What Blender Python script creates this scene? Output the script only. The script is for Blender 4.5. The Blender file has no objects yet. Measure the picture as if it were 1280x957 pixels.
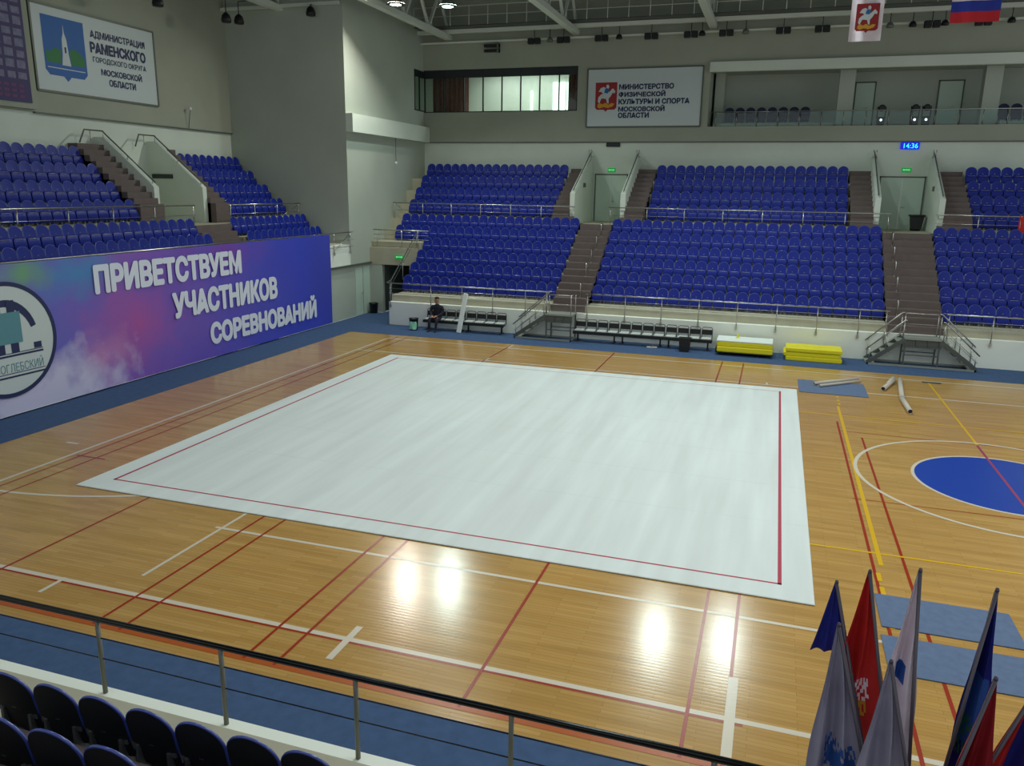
import bpy, math, random
import numpy as np
from mathutils import Vector, Matrix
random.seed(7)
S = bpy.context.scene
COL = S.collection
# ------------------------------------------------------------------ camera, world, lights, exposure
YAW, PIT, ROL = -0.314743632, -0.23996875, 0.0162928524
CAMP = Vector((12.4672172, -12.0272616, 5.94372698))
fw = Vector((math.sin(YAW)*math.cos(PIT), math.cos(YAW)*math.cos(PIT), math.sin(PIT)))
r0 = Vector((math.cos(YAW), -math.sin(YAW), 0)); u0 = r0.cross(fw)
rt = math.cos(ROL)*r0 + math.sin(ROL)*u0; up = -math.sin(ROL)*r0 + math.cos(ROL)*u0
cd = bpy.data.cameras.new('camera'); cam = bpy.data.objects.new('camera', cd); COL.objects.link(cam)
cd.sensor_fit = 'HORIZONTAL'; cd.sensor_width = 36.0; cd.lens = 988.8087/1280*36; cd.clip_end = 300
cam.matrix_world = Matrix(((rt.x, up.x, -fw.x, CAMP.x), (rt.y, up.y, -fw.y, CAMP.y), (rt.z, up.z, -fw.z, CAMP.z), (0, 0, 0, 1)))
S.camera = cam
S.view_settings.view_transform = 'Standard'; S.view_settings.look = 'None'
S.view_settings.gamma = 1.0; S.view_settings.use_curve_mapping = False
S.view_settings.exposure = -0.12
S.cycles.use_denoising = True
W = bpy.data.worlds.new('world'); S.world = W; W.use_nodes = True
W.node_tree.nodes['Background'].inputs[0].default_value = (0.86, 0.95, 1.0, 1)
W.node_tree.nodes['Background'].inputs[1].default_value = 0.74


def area(name, loc, size, power, color=(1, 1, 1), look=(0, 0, -1), shape='DISK', size_y=None, spread=180):
    l = bpy.data.lights.new(name, 'AREA'); l.shape = shape; l.size = size
    if size_y: l.size_y = size_y
    l.energy = power; l.color = color; l.spread = math.radians(spread)
    o = bpy.data.objects.new(name, l); COL.objects.link(o); o.location = loc
    o.rotation_euler = Vector(look).to_track_quat('-Z', 'Y').to_euler()
    return o


LAMPS = [(-3.53, 20.55, 13.35, (1.0, .94, .84)), (-1.45, 21.2, 13.3, (.80, 1, .95)), (8.97, 19.4, 13.1, (.85, 1, .95)), (11.9, 19.9, 13.1, (.85, 1, .97))]
# unseen soft fill lights added above the court to brighten the hall
for i, (x, y, p) in enumerate([(20, 9, 400), (11, 8, 290), (3, 10, 280), (21, -1, 530), (11, -1, 390), (2, -1, 200)]):
    area('fill_light', (x, y, 13.6), 2.4, p, (.94, 1, .97), spread=150)

# ------------------------------------------------------------------ materials
def lin(c):
    return tuple((v/255/12.92 if v/255 <= .04045 else ((v/255+.055)/1.055)**2.4) for v in c)


def mat(name, rgb, rough=.6, metal=0., spec=.5, emit=None, es=1., noise=0., nscale=8., alpha=None, trans=0.):
    m = bpy.data.materials.new(name); m.use_nodes = True
    nt = m.node_tree; b = nt.nodes['Principled BSDF']
    c = lin(rgb) + (1,)
    b.inputs['Base Color'].default_value = c
    b.inputs['Roughness'].default_value = rough; b.inputs['Metallic'].default_value = metal
    b.inputs['Specular IOR Level'].default_value = spec
    if emit:
        b.inputs['Emission Color'].default_value = lin(emit)+(1,); b.inputs['Emission Strength'].default_value = es
    if trans: b.inputs['Transmission Weight'].default_value = trans
    if alpha is not None: b.inputs['Alpha'].default_value = alpha
    if noise:
        tc = nt.nodes.new('ShaderNodeTexCoord'); n = nt.nodes.new('ShaderNodeTexNoise'); n.inputs['Scale'].default_value = nscale
        n.inputs['Detail'].default_value = 5
        r = nt.nodes.new('ShaderNodeValToRGB')
        r.color_ramp.elements[0].position = .3; r.color_ramp.elements[1].position = .7
        r.color_ramp.elements[0].color = tuple(v*(1-noise) for v in c[:3])+(1,)
        r.color_ramp.elements[1].color = tuple(min(1, v*(1+noise)) for v in c[:3])+(1,)
        nt.links.new(tc.outputs['Object'], n.inputs['Vector']); nt.links.new(n.outputs['Fac'], r.inputs['Fac'])
        nt.links.new(r.outputs['Color'], b.inputs['Base Color'])
    return m


M = {}
M['wall_low'] = mat('painted_wall_pale', (212, 220, 207), .75, noise=.05, nscale=.6)
M['wall_up'] = mat('painted_wall_beige', (160, 164, 148), .8, noise=.06, nscale=.5)
M['wall_grey'] = mat('painted_wall_grey_green', (176, 183, 170), .75, noise=.05, nscale=.5)
M['white_wall'] = mat('stand_front_white', (236, 241, 229), .65, noise=.04, nscale=.8)
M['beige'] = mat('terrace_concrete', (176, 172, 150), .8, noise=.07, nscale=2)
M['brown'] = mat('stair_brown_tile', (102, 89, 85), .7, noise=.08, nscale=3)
M['carpet'] = mat('carpet_blue', (66, 88, 122), .95, noise=.10, nscale=6, spec=.15)
M['mat_blue'] = mat('carpet_strip_blue', (94, 110, 138), .95, noise=.08, nscale=9, spec=.15)
M['seat'] = mat('seat_blue_plastic', (9, 33, 138), .5, spec=.35, noise=.05, nscale=1.5)
M['rim'] = mat('seat_rim_highlight_blue', (62, 80, 158), .25, spec=.9)  # paler than the seat: lamp highlights on the rolled edge put into the colour
M['bracket'] = mat('seat_bracket_steel', (150, 152, 155), .35, .8)
M['bseat'] = mat('balcony_seat_navy', (16, 24, 58), .6)
M['seatback'] = mat('seat_rear_shell_dark', (14, 18, 24), .6)
M['steel'] = mat('stainless_steel', (188, 186, 178), .28, 1.)
M['dsteel'] = mat('dark_steel', (92, 97, 93), .5, .5)
M['nrail'] = mat('near_rail_shaded_steel', (44, 46, 46), .22, .9)  # steel darkened to put shade on the near rail
M['npost'] = mat('near_post_brushed', (120, 120, 108), .55, .4)
M['grate'] = mat('stair_steel_grey', (150, 156, 146), .5, .3)
M['dark'] = mat('black_plastic', (16, 19, 22), .5)
M['ceil'] = mat('ceiling_dark_sheet', (46, 54, 56), .9, noise=.1, nscale=.4)
M['beam'] = mat('truss_grey_paint', (212, 218, 206), .6)
M['white'] = mat('white_panel', (226, 234, 228), .6)
M['sign'] = mat('sign_white_vinyl', (196, 206, 206), .5)
M['frame'] = mat('sign_frame_grey', (96, 102, 92), .5, .3)
M['navy'] = mat('sign_navy_ink', (30, 40, 84), .6)
M['door'] = mat('door_pale_green', (196, 214, 198), .5)
M['green'] = mat('exit_green', (14, 120, 44), .5, emit=(20, 170, 70), es=.55)
M['exitw'] = mat('exit_pictogram', (200, 255, 215), .5, emit=(190, 255, 210), es=.9)
M['clockb'] = mat('clock_face_blue', (4, 20, 150), .4, emit=(0, 40, 230), es=.8)
M['digit'] = mat('clock_digit_cyan', (60, 210, 255), .4, emit=(50, 215, 255), es=2.2)
M['yellow'] = mat('yellow_vinyl', (226, 214, 22), .5, noise=.04, nscale=4)
M['tube'] = mat('grey_tube_card', (190, 182, 168), .6)
M['mullion'] = mat('window_frame_dark', (30, 36, 38), .5)
M['curtain'] = mat('brown_curtain', (120, 66, 52), .9, noise=.25, nscale=5)
M['room'] = mat('room_white_paint', (214, 222, 206), .8)
M['daylight'] = mat('daylight_window', (255, 255, 250), .5, emit=(235, 255, 240), es=2.2)
M['redfab'] = mat('red_flag_cloth', (196, 34, 30), .75, noise=.08, nscale=8)
M['dredfab'] = mat('crimson_flag_cloth', (150, 18, 32), .75, noise=.1, nscale=8)
M['whitefab'] = mat('white_flag_cloth', (232, 218, 226), .75, noise=.05, nscale=8)
M['silver'] = mat('silver_grey_flag_cloth', (170, 166, 186), .7, noise=.07, nscale=7)
M['bluefab'] = mat('deep_blue_flag_cloth', (24, 34, 128), .75, noise=.12, nscale=8)
M['pass'] = mat('passage_paint_dark_green', (100, 112, 106), .8)
M['lblue'] = mat('flag_print_blue', (44, 92, 170), .75)
M['pole'] = mat('flag_pole_metal', (90, 84, 92), .4, .5)
M['skin'] = mat('skin', (172, 128, 104), .6)
M['cloth_d'] = mat('dark_clothing', (26, 26, 40), .85, noise=.15, nscale=9)
M['trouser'] = mat('dark_trousers', (34, 28, 48), .85, noise=.15, nscale=9)
M['hair'] = mat('dark_hair', (28, 22, 18), .8)
M['gold'] = mat('emblem_gold', (206, 150, 36), .6)
M['red'] = mat('emblem_red', (150, 30, 36), .6)
M['sblue'] = mat('shield_blue', (38, 98, 172), .6)
M['sgreen'] = mat('shield_green', (44, 122, 66), .6)
M['teal'] = mat('emblem_teal', (86, 138, 150), .6)
M['rub'] = mat('bin_bag_green', (150, 215, 182), .5)
M['benchseat'] = mat('bench_seat_grey', (190, 196, 190), .6)
M['lamp'] = mat('lamp_housing', (120, 122, 118), .5, .4)
M['lens'] = mat('balcony_glint', (240, 250, 255), .1, emit=(240, 250, 255), es=2.5)  # emission imitates a lamp glint, no lit lens
M['text'] = mat('banner_white_print', (216, 222, 236), .6)
M['fblue'] = mat('flag_stripe_blue', (34, 52, 160), .7)
M['fred'] = mat('flag_stripe_red', (200, 30, 44), .7)
M['purple'] = mat('poster_purple', (58, 48, 100), .6)
M['lilac'] = mat('poster_photo_lilac', (112, 110, 140), .6, noise=.3, nscale=6)
M['capt'] = mat('poster_caption_mauve', (112, 62, 108), .7)
M['brownp'] = mat('poster_brown_figure', (84, 62, 54), .7, noise=.25, nscale=4)


def glass():
    m = bpy.data.materials.new('clear_glass'); m.use_nodes = True
    nt = m.node_tree; out = nt.nodes['Material Output']; nt.nodes.remove(nt.nodes['Principled BSDF'])
    t = nt.nodes.new('ShaderNodeBsdfTransparent'); t.inputs[0].default_value = (.82, .90, .89, 1)
    g = nt.nodes.new('ShaderNodeBsdfGlossy'); g.inputs['Roughness'].default_value = .03
    mx = nt.nodes.new('ShaderNodeMixShader'); mx.inputs[0].default_value = .035
    nt.links.new(t.outputs[0], mx.inputs[1]); nt.links.new(g.outputs[0], mx.inputs[2]); nt.links.new(mx.outputs[0], out.inputs[0])
    return m


M['glass'] = glass()


def wood():
    m = bpy.data.materials.new('court_parquet'); m.use_nodes = True
    nt = m.node_tree; b = nt.nodes['Principled BSDF']; L = nt.links.new
    tc = nt.nodes.new('ShaderNodeTexCoord')
    mp = nt.nodes.new('ShaderNodeMapping'); mp.inputs['Scale'].default_value = (1, 1, 1); L(tc.outputs['Object'], mp.inputs[0])
    br = nt.nodes.new('ShaderNodeTexBrick'); L(mp.outputs[0], br.inputs['Vector'])
    br.inputs['Scale'].default_value = 1.0; br.inputs['Brick Width'].default_value = 1.1; br.inputs['Row Height'].default_value = .07
    br.inputs['Mortar Size'].default_value = .0025; br.inputs['Bias'].default_value = 0
    br.inputs['Color1'].default_value = lin((176, 137, 74))+(1,); br.inputs['Color2'].default_value = lin((187, 150, 88))+(1,)
    br.inputs['Mortar'].default_value = lin((148, 112, 58))+(1,)
    mp2 = nt.nodes.new('ShaderNodeMapping'); mp2.inputs['Scale'].default_value = (.35, 3.2, 1); L(tc.outputs['Object'], mp2.inputs[0])
    n = nt.nodes.new('ShaderNodeTexNoise'); n.inputs['Scale'].default_value = 1.6; n.inputs['Detail'].default_value = 6; L(mp2.outputs[0], n.inputs['Vector'])
    rp = nt.nodes.new('ShaderNodeValToRGB'); rp.color_ramp.elements[0].position = .35; rp.color_ramp.elements[1].position = .7
    rp.color_ramp.elements[0].color = (.88, .86, .82, 1); rp.color_ramp.elements[1].color = (1.08, 1.06, 1.04, 1); L(n.outputs['Fac'], rp.inputs[0])
    mx = nt.nodes.new('ShaderNodeMix'); mx.data_type = 'RGBA'; mx.blend_type = 'MULTIPLY'; mx.inputs[0].default_value = 1
    L(br.outputs['Color'], mx.inputs[6]); L(rp.outputs[0], mx.inputs[7]); L(mx.outputs[2], b.inputs['Base Color'])
    b.inputs['Roughness'].default_value = .19; b.inputs['Specular IOR Level'].default_value = .42
    # slight cupping of every board across its width
    sp = nt.nodes.new('ShaderNodeSeparateXYZ'); L(tc.outputs['Object'], sp.inputs[0])
    def mth(op, a, c):
        k = nt.nodes.new('ShaderNodeMath'); k.operation = op
        for i, v in enumerate((a, c)):
            if isinstance(v, (int, float)): k.inputs[i].default_value = v
            else: L(v, k.inputs[i])
        return k.outputs[0]
    ny = mth('MULTIPLY', mth('SUBTRACT', mth('FRACT', mth('DIVIDE', sp.outputs['Y'], .07), 0), .5), .028)
    cb = nt.nodes.new('ShaderNodeCombineXYZ'); L(ny, cb.inputs[1]); cb.inputs[2].default_value = 1
    nv = nt.nodes.new('ShaderNodeVectorMath'); nv.operation = 'NORMALIZE'; L(cb.outputs[0], nv.inputs[0]); L(nv.outputs[0], b.inputs['Normal'])
    return m


M['wood'] = wood()
for k, c in dict(l_white=(206, 196, 176), l_red=(150, 44, 18), l_yellow=(214, 170, 30), l_blue=(20, 62, 160), l_rose=(150, 60, 90), l_orange=(170, 84, 34)).items():
    M[k] = mat('court_' + k, c, .26)


def carpet_mat():
    m = bpy.data.materials.new('gymnastics_carpet_white'); m.use_nodes = True
    nt = m.node_tree; b = nt.nodes['Principled BSDF']; L = nt.links.new
    tc = nt.nodes.new('ShaderNodeTexCoord')
    mp = nt.nodes.new('ShaderNodeMapping'); mp.inputs['Scale'].default_value = (1.4, .12, 1); L(tc.outputs['Object'], mp.inputs[0])
    n = nt.nodes.new('ShaderNodeTexNoise'); n.inputs['Scale'].default_value = 1.8; n.inputs['Detail'].default_value = 4; L(mp.outputs[0], n.inputs['Vector'])
    rp = nt.nodes.new('ShaderNodeValToRGB'); rp.color_ramp.elements[0].position = .3; rp.color_ramp.elements[1].position = .72
    rp.color_ramp.elements[0].color = lin((203, 209, 206))+(1,); rp.color_ramp.elements[1].color = lin((216, 224, 221))+(1,)
    L(n.outputs['Fac'], rp.inputs[0]); L(rp.outputs[0], b.inputs['Base Color'])
    b.inputs['Roughness'].default_value = .8; b.inputs['Specular IOR Level'].default_value = .3
    return m


M['gym'] = carpet_mat()
M['gymred'] = mat('gymnastics_border_tape', (168, 42, 70), .6)


def banner_mat():
    m = bpy.data.materials.new('welcome_banner_print'); m.use_nodes = True
    nt = m.node_tree; b = nt.nodes['Principled BSDF']; L = nt.links.new; N = nt.nodes.new
    tc = N('ShaderNodeTexCoord'); sp = N('ShaderNodeSeparateXYZ'); L(tc.outputs['Object'], sp.inputs[0])
    n = N('ShaderNodeTexNoise'); n.inputs['Scale'].default_value = .55; n.inputs['Detail'].default_value = 4; L(tc.outputs['Object'], n.inputs['Vector'])

    def math_(op, a, c):
        k = N('ShaderNodeMath'); k.operation = op
        for i, v in enumerate((a, c)):
            if isinstance(v, (int, float)): k.inputs[i].default_value = v
            else: L(v, k.inputs[i])
        return k.outputs[0]
    y = math_('ADD', sp.outputs['Y'], math_('MULTIPLY', math_('SUBTRACT', n.outputs['Fac'], .5), 4.0))
    f = math_('DIVIDE', y, 19.0)
    rp = N('ShaderNodeValToRGB'); L(f, rp.inputs[0]); e = rp.color_ramp.elements
    e[0].position = 0.; e[0].color = lin((120, 118, 190))+(1,); e[1].position = 1.; e[1].color = lin((66, 74, 178))+(1,)
    for p, c in ((.22, (104, 98, 190)), (.36, (134, 92, 182)), (.5, (112, 88, 186)), (.72, (78, 80, 190)), (.85, (62, 74, 194))):
        x = e.new(p); x.color = lin(c)+(1,)
    col = rp.outputs[0]

    def spot(col, cy, cz, ry, rz, rgb, amp, ns, seed):
        mp = N('ShaderNodeMapping'); mp.inputs['Location'].default_value = (seed, seed*2, seed); L(tc.outputs['Object'], mp.inputs[0])
        nn = N('ShaderNodeTexNoise'); nn.inputs['Scale'].default_value = ns; nn.inputs['Detail'].default_value = 5; L(mp.outputs[0], nn.inputs['Vector'])
        dy = math_('DIVIDE', math_('SUBTRACT', sp.outputs['Y'], cy), ry); dz = math_('DIVIDE', math_('SUBTRACT', sp.outputs['Z'], cz), rz)
        d = math_('SQRT', math_('ADD', math_('MULTIPLY', dy, dy), math_('MULTIPLY', dz, dz)), 0)
        v = math_('SUBTRACT', math_('ADD', 1.0, math_('MULTIPLY', math_('SUBTRACT', nn.outputs['Fac'], .5), 1.6)), d)
        v = math_('MULTIPLY', v, amp)
        cl = N('ShaderNodeClamp'); L(v, cl.inputs[0]); cl.inputs['Max'].default_value = .95
        mx = N('ShaderNodeMix'); mx.data_type = 'RGBA'; L(cl.outputs[0], mx.inputs[0]); L(col, mx.inputs[6]); mx.inputs[7].default_value = lin(rgb)+(1,)
        return mx.outputs[2]
    col = spot(col, 7.2, 1.7, 2.2, 1.3, (176, 84, 160), .8, 1.0, 3)
    col = spot(col, 5.9, 1.0, 1.4, 1.1, (186, 128, 184), .9, 1.4, 9)
    col = spot(col, 5.2, 3.5, 1.6, .8, (60, 140, 190), 1.0, 1.1, 5)
    col = spot(col, 3.6, 3.7, .9, .7, (110, 160, 120), .9, 1.3, 13)
    col = spot(col, 2.2, 3.3, 1.0, .9, (206, 214, 226), .9, 1.3, 17)
    col = spot(col, 4.0, .2, 3.4, 1.5, (206, 202, 228), 1.3, 1.5, 21)
    col = spot(col, 11.5, 3.6, 2.5, .7, (128, 70, 168), .7, .8, 25)
    L(col, b.inputs['Base Color'])
    b.inputs['Roughness'].default_value = .42
    return m


M['banner'] = banner_mat()

# ------------------------------------------------------------------ mesh building
class MB:
    def __init__(self): self.v = []; self.f = []; self.mi = []; self.sm = []; self.m = 0; self.smooth = False

    def add(self, vs, fs):
        o = len(self.v); self.v += [tuple(p) for p in vs]
        for f in fs:
            self.f.append(tuple(i+o for i in f)); self.mi.append(self.m); self.sm.append(self.smooth)
        return self

    def box(self, x0, x1, y0, y1, z0, z1):
        x0, x1 = sorted((x0, x1)); y0, y1 = sorted((y0, y1)); z0, z1 = sorted((z0, z1))
        return self.add([(x0, y0, z0), (x1, y0, z0), (x1, y1, z0), (x0, y1, z0), (x0, y0, z1), (x1, y0, z1), (x1, y1, z1), (x0, y1, z1)],
                        [(3, 2, 1, 0), (4, 5, 6, 7), (0, 1, 5, 4), (1, 2, 6, 5), (2, 3, 7, 6), (3, 0, 4, 7)])

    def bev(self, x0, x1, y0, y1, z0, z1, c=.02):
        """a box with chamfered vertical and top edges"""
        c = min(c, (x1-x0)/2.2, (y1-y0)/2.2, (z1-z0)/2.2)
        pts = []
        for z, d in ((z0, c*.6), (z0+c, 0), (z1-c, 0), (z1, c)):
            a0, a1, b0, b1 = x0+d, x1-d, y0+d, y1-d
            pts += [(a0+c, b0, z), (a1-c, b0, z), (a1, b0+c, z), (a1, b1-c, z), (a1-c, b1, z), (a0+c, b1, z), (a0, b1-c, z), (a0, b0+c, z)]
        fs = [tuple(range(7, -1, -1)), tuple(range(24, 32))]
        for k in range(3):
            for i in range(8):
                j = (i+1) % 8; fs.append((k*8+i, k*8+j, k*8+8+j, k*8+8+i))
        return self.add(pts, fs)

    def beam(self, p, q, w, h=None):
        """rectangular bar from p to q"""
        p, q = Vector(p), Vector(q); d = (q-p).normalized(); h = h or w
        s = d.cross(Vector((0, 0, 1)));  s = Vector((1, 0, 0)) if s.length < 1e-4 else s.normalized()
        t = s.cross(d).normalized()
        vs = []
        for e in (p, q):
            for a, b in ((-1, -1), (1, -1), (1, 1), (-1, 1)): vs.append(e+s*a*w/2+t*b*h/2)
        return self.add(vs, [(3, 2, 1, 0), (4, 5, 6, 7), (0, 1, 5, 4), (1, 2, 6, 5), (2, 3, 7, 6), (3, 0, 4, 7)])

    def tube(self, pts, r, n=8, cap=True, closed=False):
        pts = [Vector(p) for p in pts]; rs = r if isinstance(r, (list, tuple)) else [r]*len(pts)
        vs = []; fs = []; prev = None
        for i, p in enumerate(pts):
            if closed: d = pts[(i+1) % len(pts)]-pts[i-1]
            else: d = (pts[min(i+1, len(pts)-1)]-pts[max(i-1, 0)])
            d.normalize()
            if prev is None:
                a = Vector((0, 0, 1)) if abs(d.z) < .9 else Vector((1, 0, 0)); s = d.cross(a).normalized()
            else:
                s = (prev - d*prev.dot(d)).normalized()
            prev = s; t = d.cross(s)
            for k in range(n):
                a = 2*math.pi*k/n; vs.append(p+(s*math.cos(a)+t*math.sin(a))*rs[i])
        m = len(pts)
        for i in range(m if closed else m-1):
            for k in range(n):
                j = (k+1) % n; i2 = (i+1) % m
                fs.append((i*n+k, i*n+j, i2*n+j, i2*n+k))
        if cap and not closed:
            fs.append(tuple(range(n-1, -1, -1))); fs.append(tuple((m-1)*n+k for k in range(n)))
        o = self.smooth; self.smooth = True; self.add(vs, fs); self.smooth = o
        return self

    def lathe(self, prof, c=(0, 0, 0), n=16, axis='z'):
        vs = []; fs = []
        for r, z in prof:
            for k in range(n):
                a = 2*math.pi*k/n; x, y = r*math.cos(a), r*math.sin(a)
                p = (x, y, z) if axis == 'z' else ((x, z, y) if axis == 'y' else (z, x, y))
                vs.append((c[0]+p[0], c[1]+p[1], c[2]+p[2]))
        for i in range(len(prof)-1):
            for k in range(n):
                j = (k+1) % n; fs.append((i*n+k, i*n+j, (i+1)*n+j, (i+1)*n+k))
        fs.append(tuple(range(n-1, -1, -1))); fs.append(tuple((len(prof)-1)*n+k for k in range(n)))
        return self.add(vs, fs)

    def prism(self, poly, ax, a0, a1):
        """polygon given in the two other axes, extruded along ax"""
        def P(p, a): return (a, p[0], p[1]) if ax == 'x' else ((p[0], a, p[1]) if ax == 'y' else (p[0], p[1], a))
        n = len(poly); vs = [P(p, a0) for p in poly]+[P(p, a1) for p in poly]
        fs = [tuple(range(n-1, -1, -1)), tuple(range(n, 2*n))]+[(i, (i+1) % n, n+(i+1) % n, n+i) for i in range(n)]
        return self.add(vs, fs)

    def grid(self, rows, both=False):
        n = len(rows[0]); vs = [p for r in rows for p in r]
        fs = [(i*n+k, i*n+k+1, (i+1)*n+k+1, (i+1)*n+k) for i in range(len(rows)-1) for k in range(n-1)]
        o = self.smooth; self.smooth = True; self.add(vs, fs); self.smooth = o
        return self

    def mesh(self, name, mats):
        me = bpy.data.meshes.new(name); me.from_pydata(self.v, [], self.f)
        for m in (mats if isinstance(mats, (list, tuple)) else [mats]): me.materials.append(m)
        me.polygons.foreach_set('material_index', self.mi); me.polygons.foreach_set('use_smooth', self.sm)
        me.update()
        return me

    def obj(self, name, mats, parent=None, **k):
        o = bpy.data.objects.new(name, self.mesh(name, mats)); COL.objects.link(o)
        if parent: o.parent = parent
        for a, b in k.items(): o[a] = b
        return o


def fixn(o):
    import bmesh
    bm = bmesh.new(); bm.from_mesh(o.data); bmesh.ops.recalc_face_normals(bm, faces=bm.faces); bm.to_mesh(o.data); bm.free()
    return o


def tag(o, label, cat, group=None):
    o['label'] = label; o['category'] = cat
    if group: o['group'] = group
    return o


def thing(name, label, cat, loc=(0, 0, 0), rz=0, group=None):
    o = bpy.data.objects.new(name, None); COL.objects.link(o); o.location = loc; o.rotation_euler = (0, 0, rz); o.empty_display_size = .2
    return tag(o, label, cat, group)


def struct(mb, name, mats):
    o = mb.obj(name, mats); o['kind'] = 'structure'; return o


def copy_tree(o, parent=None):
    c = o.copy(); COL.objects.link(c)
    if parent: c.parent = parent
    for ch in list(o.children): copy_tree(ch, c)
    return c


def ordinal(n):
    return '%d%s' % (n, 'th' if 10 <= n % 100 <= 20 else {1: 'st', 2: 'nd', 3: 'rd'}.get(n % 10, 'th'))


def text_loops(s):
    """closed outlines of the letters of s at size 1"""
    c = bpy.data.curves.new('txt', 'FONT'); c.body = s; c.size = 1; c.resolution_u = 2; c.fill_mode = 'NONE' if hasattr(c, 'fill_mode') and 'NONE' in [e.identifier for e in c.bl_rna.properties['fill_mode'].enum_items] else c.fill_mode
    o = bpy.data.objects.new('txt', c); COL.objects.link(o)
    dg = bpy.context.evaluated_depsgraph_get(); me = o.evaluated_get(dg).to_mesh()
    vs = [(v.co.x, v.co.y) for v in me.vertices]; nb = {}
    for e in me.edges:
        a, b = e.vertices; nb.setdefault(a, []).append(b); nb.setdefault(b, []).append(a)
    loops = []; seen = set()
    for a in range(len(vs)):
        if a in seen or a not in nb: continue
        lp = [a]; seen.add(a); cur = a
        while True:
            nx = [k for k in nb[cur] if k not in seen]
            if not nx: break
            cur = min(nx, key=lambda k: abs(k-cur)); seen.add(cur); lp.append(cur)
        if len(lp) > 2: loops.append([vs[k] for k in lp])
    o.evaluated_get(dg).to_mesh_clear(); bpy.data.objects.remove(o); bpy.data.curves.remove(c)
    return loops


def text_mesh(s, w, h, heavy=0., want_loops=False):
    """flat letters fitted in a w x h box, lower-left at the origin, filled by winding number"""
    from mathutils.geometry import delaunay_2d_cdt
    loops = text_loops(s)
    xs = [p[0] for l in loops for p in l]; ys = [p[1] for l in loops for p in l]
    x0, x1, y0, y1 = min(xs), max(xs), min(ys), max(ys)
    loops = [[((x-x0)/(x1-x0)*w, (y-y0)/(y1-y0)*h) for x, y in l] for l in loops]
    vin = []; ein = []
    for l in loops:
        o = len(vin); vin += [Vector(p) for p in l]; ein += [(o+k, o+(k+1) % len(l)) for k in range(len(l))]
    vo, eo_, fo, *_ = delaunay_2d_cdt(vin, ein, [], 0, 1e-6)
    bb = [(min(p[0] for p in l), max(p[0] for p in l), l) for l in loops]
    fs = []
    for f in fo:
        px = sum(vo[k].x for k in f)/len(f); py = sum(vo[k].y for k in f)/len(f); wn = 0
        for a_, b_, l in bb:
            if not a_ <= px <= b_: continue
            for k in range(len(l)):
                (ax, ay), (bx, by) = l[k-1], l[k]
                if (ay <= py) != (by <= py):
                    t = (bx-ax)*(py-ay)-(px-ax)*(by-ay)
                    if by > ay and t > 0: wn += 1
                    elif by <= ay and t < 0: wn -= 1
        if wn: fs.append(tuple(f))
    fs2 = []
    for f in fs:
        a, b, c = vo[f[0]], vo[f[1]], vo[f[2]]
        fs2.append(f if (b.x-a.x)*(c.y-a.y)-(b.y-a.y)*(c.x-a.x) > 0 else tuple(reversed(f)))
    out = [(v.x, v.y) for v in vo], fs2
    return out+(loops,) if want_loops else out


def put2d(mb, vs, fs, org, ux, uy, d=0):
    org, ux, uy = Vector(org), Vector(ux), Vector(uy); n = ux.cross(uy)
    mb.add([org+ux*a+uy*b+n*d for a, b in vs], fs)


def poly2d(mb, pts, org, ux, uy, d=0):
    put2d(mb, pts, [tuple(range(len(pts)))], org, ux, uy, d)


# ------------------------------------------------------------------ floor with court lines
XR = 30.0
fl = MB(); fl.box(-4.25, XR, -4.68, 17.2, -.10, 0)
LM = [M['wood'], M['l_white'], M['l_red'], M['l_yellow'], M['l_blue'], M['l_rose'], M['l_orange']]
def strip(x0, x1, y0, y1, m, z=.002):
    fl.m = m; fl.add([(x0, y0, z), (x1, y0, z), (x1, y1, z), (x0, y1, z)], [(0, 1, 2, 3)])
def vline(x, y0, y1, m, w=.05, z=.002): strip(x-w/2, x+w/2, y0, y1, m, z)
def hline(y, x0, x1, m, w=.05, z=.002): strip(x0, x1, y-w/2, y+w/2, m, z)
def ring(cx, cy, ro, ri, m, a0=0, a1=360, z=.0025, n=72):
    fl.m = m; vs = []; fs = []
    for i in range(n+1):
        a = math.radians(a0+(a1-a0)*i/n)
        vs += [(cx+ro*math.cos(a), cy+ro*math.sin(a), z), (cx+ri*math.cos(a), cy+ri*math.sin(a), z)]
    fl.add(vs, [(2*i, 2*i+2, 2*i+3, 2*i+1) for i in range(n)])
# white lines: outer rectangle, inner basketball lines
hline(-3.60, -2.18, XR, 1, .09); hline(16.42, -2.18, XR, 1, .085); vline(-2.14, -3.6, 16.42, 1, .08)
hline(-1.2, 3.42, XR, 1, .07, .003); hline(13.92, -2.1, XR, 1, .085, .003)
ring(-2.1, 5.7, 6.98, 6.90, 1, -90, -40); 
vline(3.55, -3.10, 1.2, 1, .06, .0032)
for x in (2.5,): vline(x, -4.03, -3.55, 1, .07, .004)
vline(7.45, -4.1, -3.27, 1, .10, .004); vline(12.45, -4.3, -2.75, 1, .12, .004)
hline(1.57, -2.95, -2.6, 1, .08, .004); vline(3.02, 16.42, 17.0, 1, .06, .004); vline(3.0, 13.9, 14.4, 1, .06, .004); vline(12.6, 13.9, 14.2, 1, .06, .004)
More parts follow.
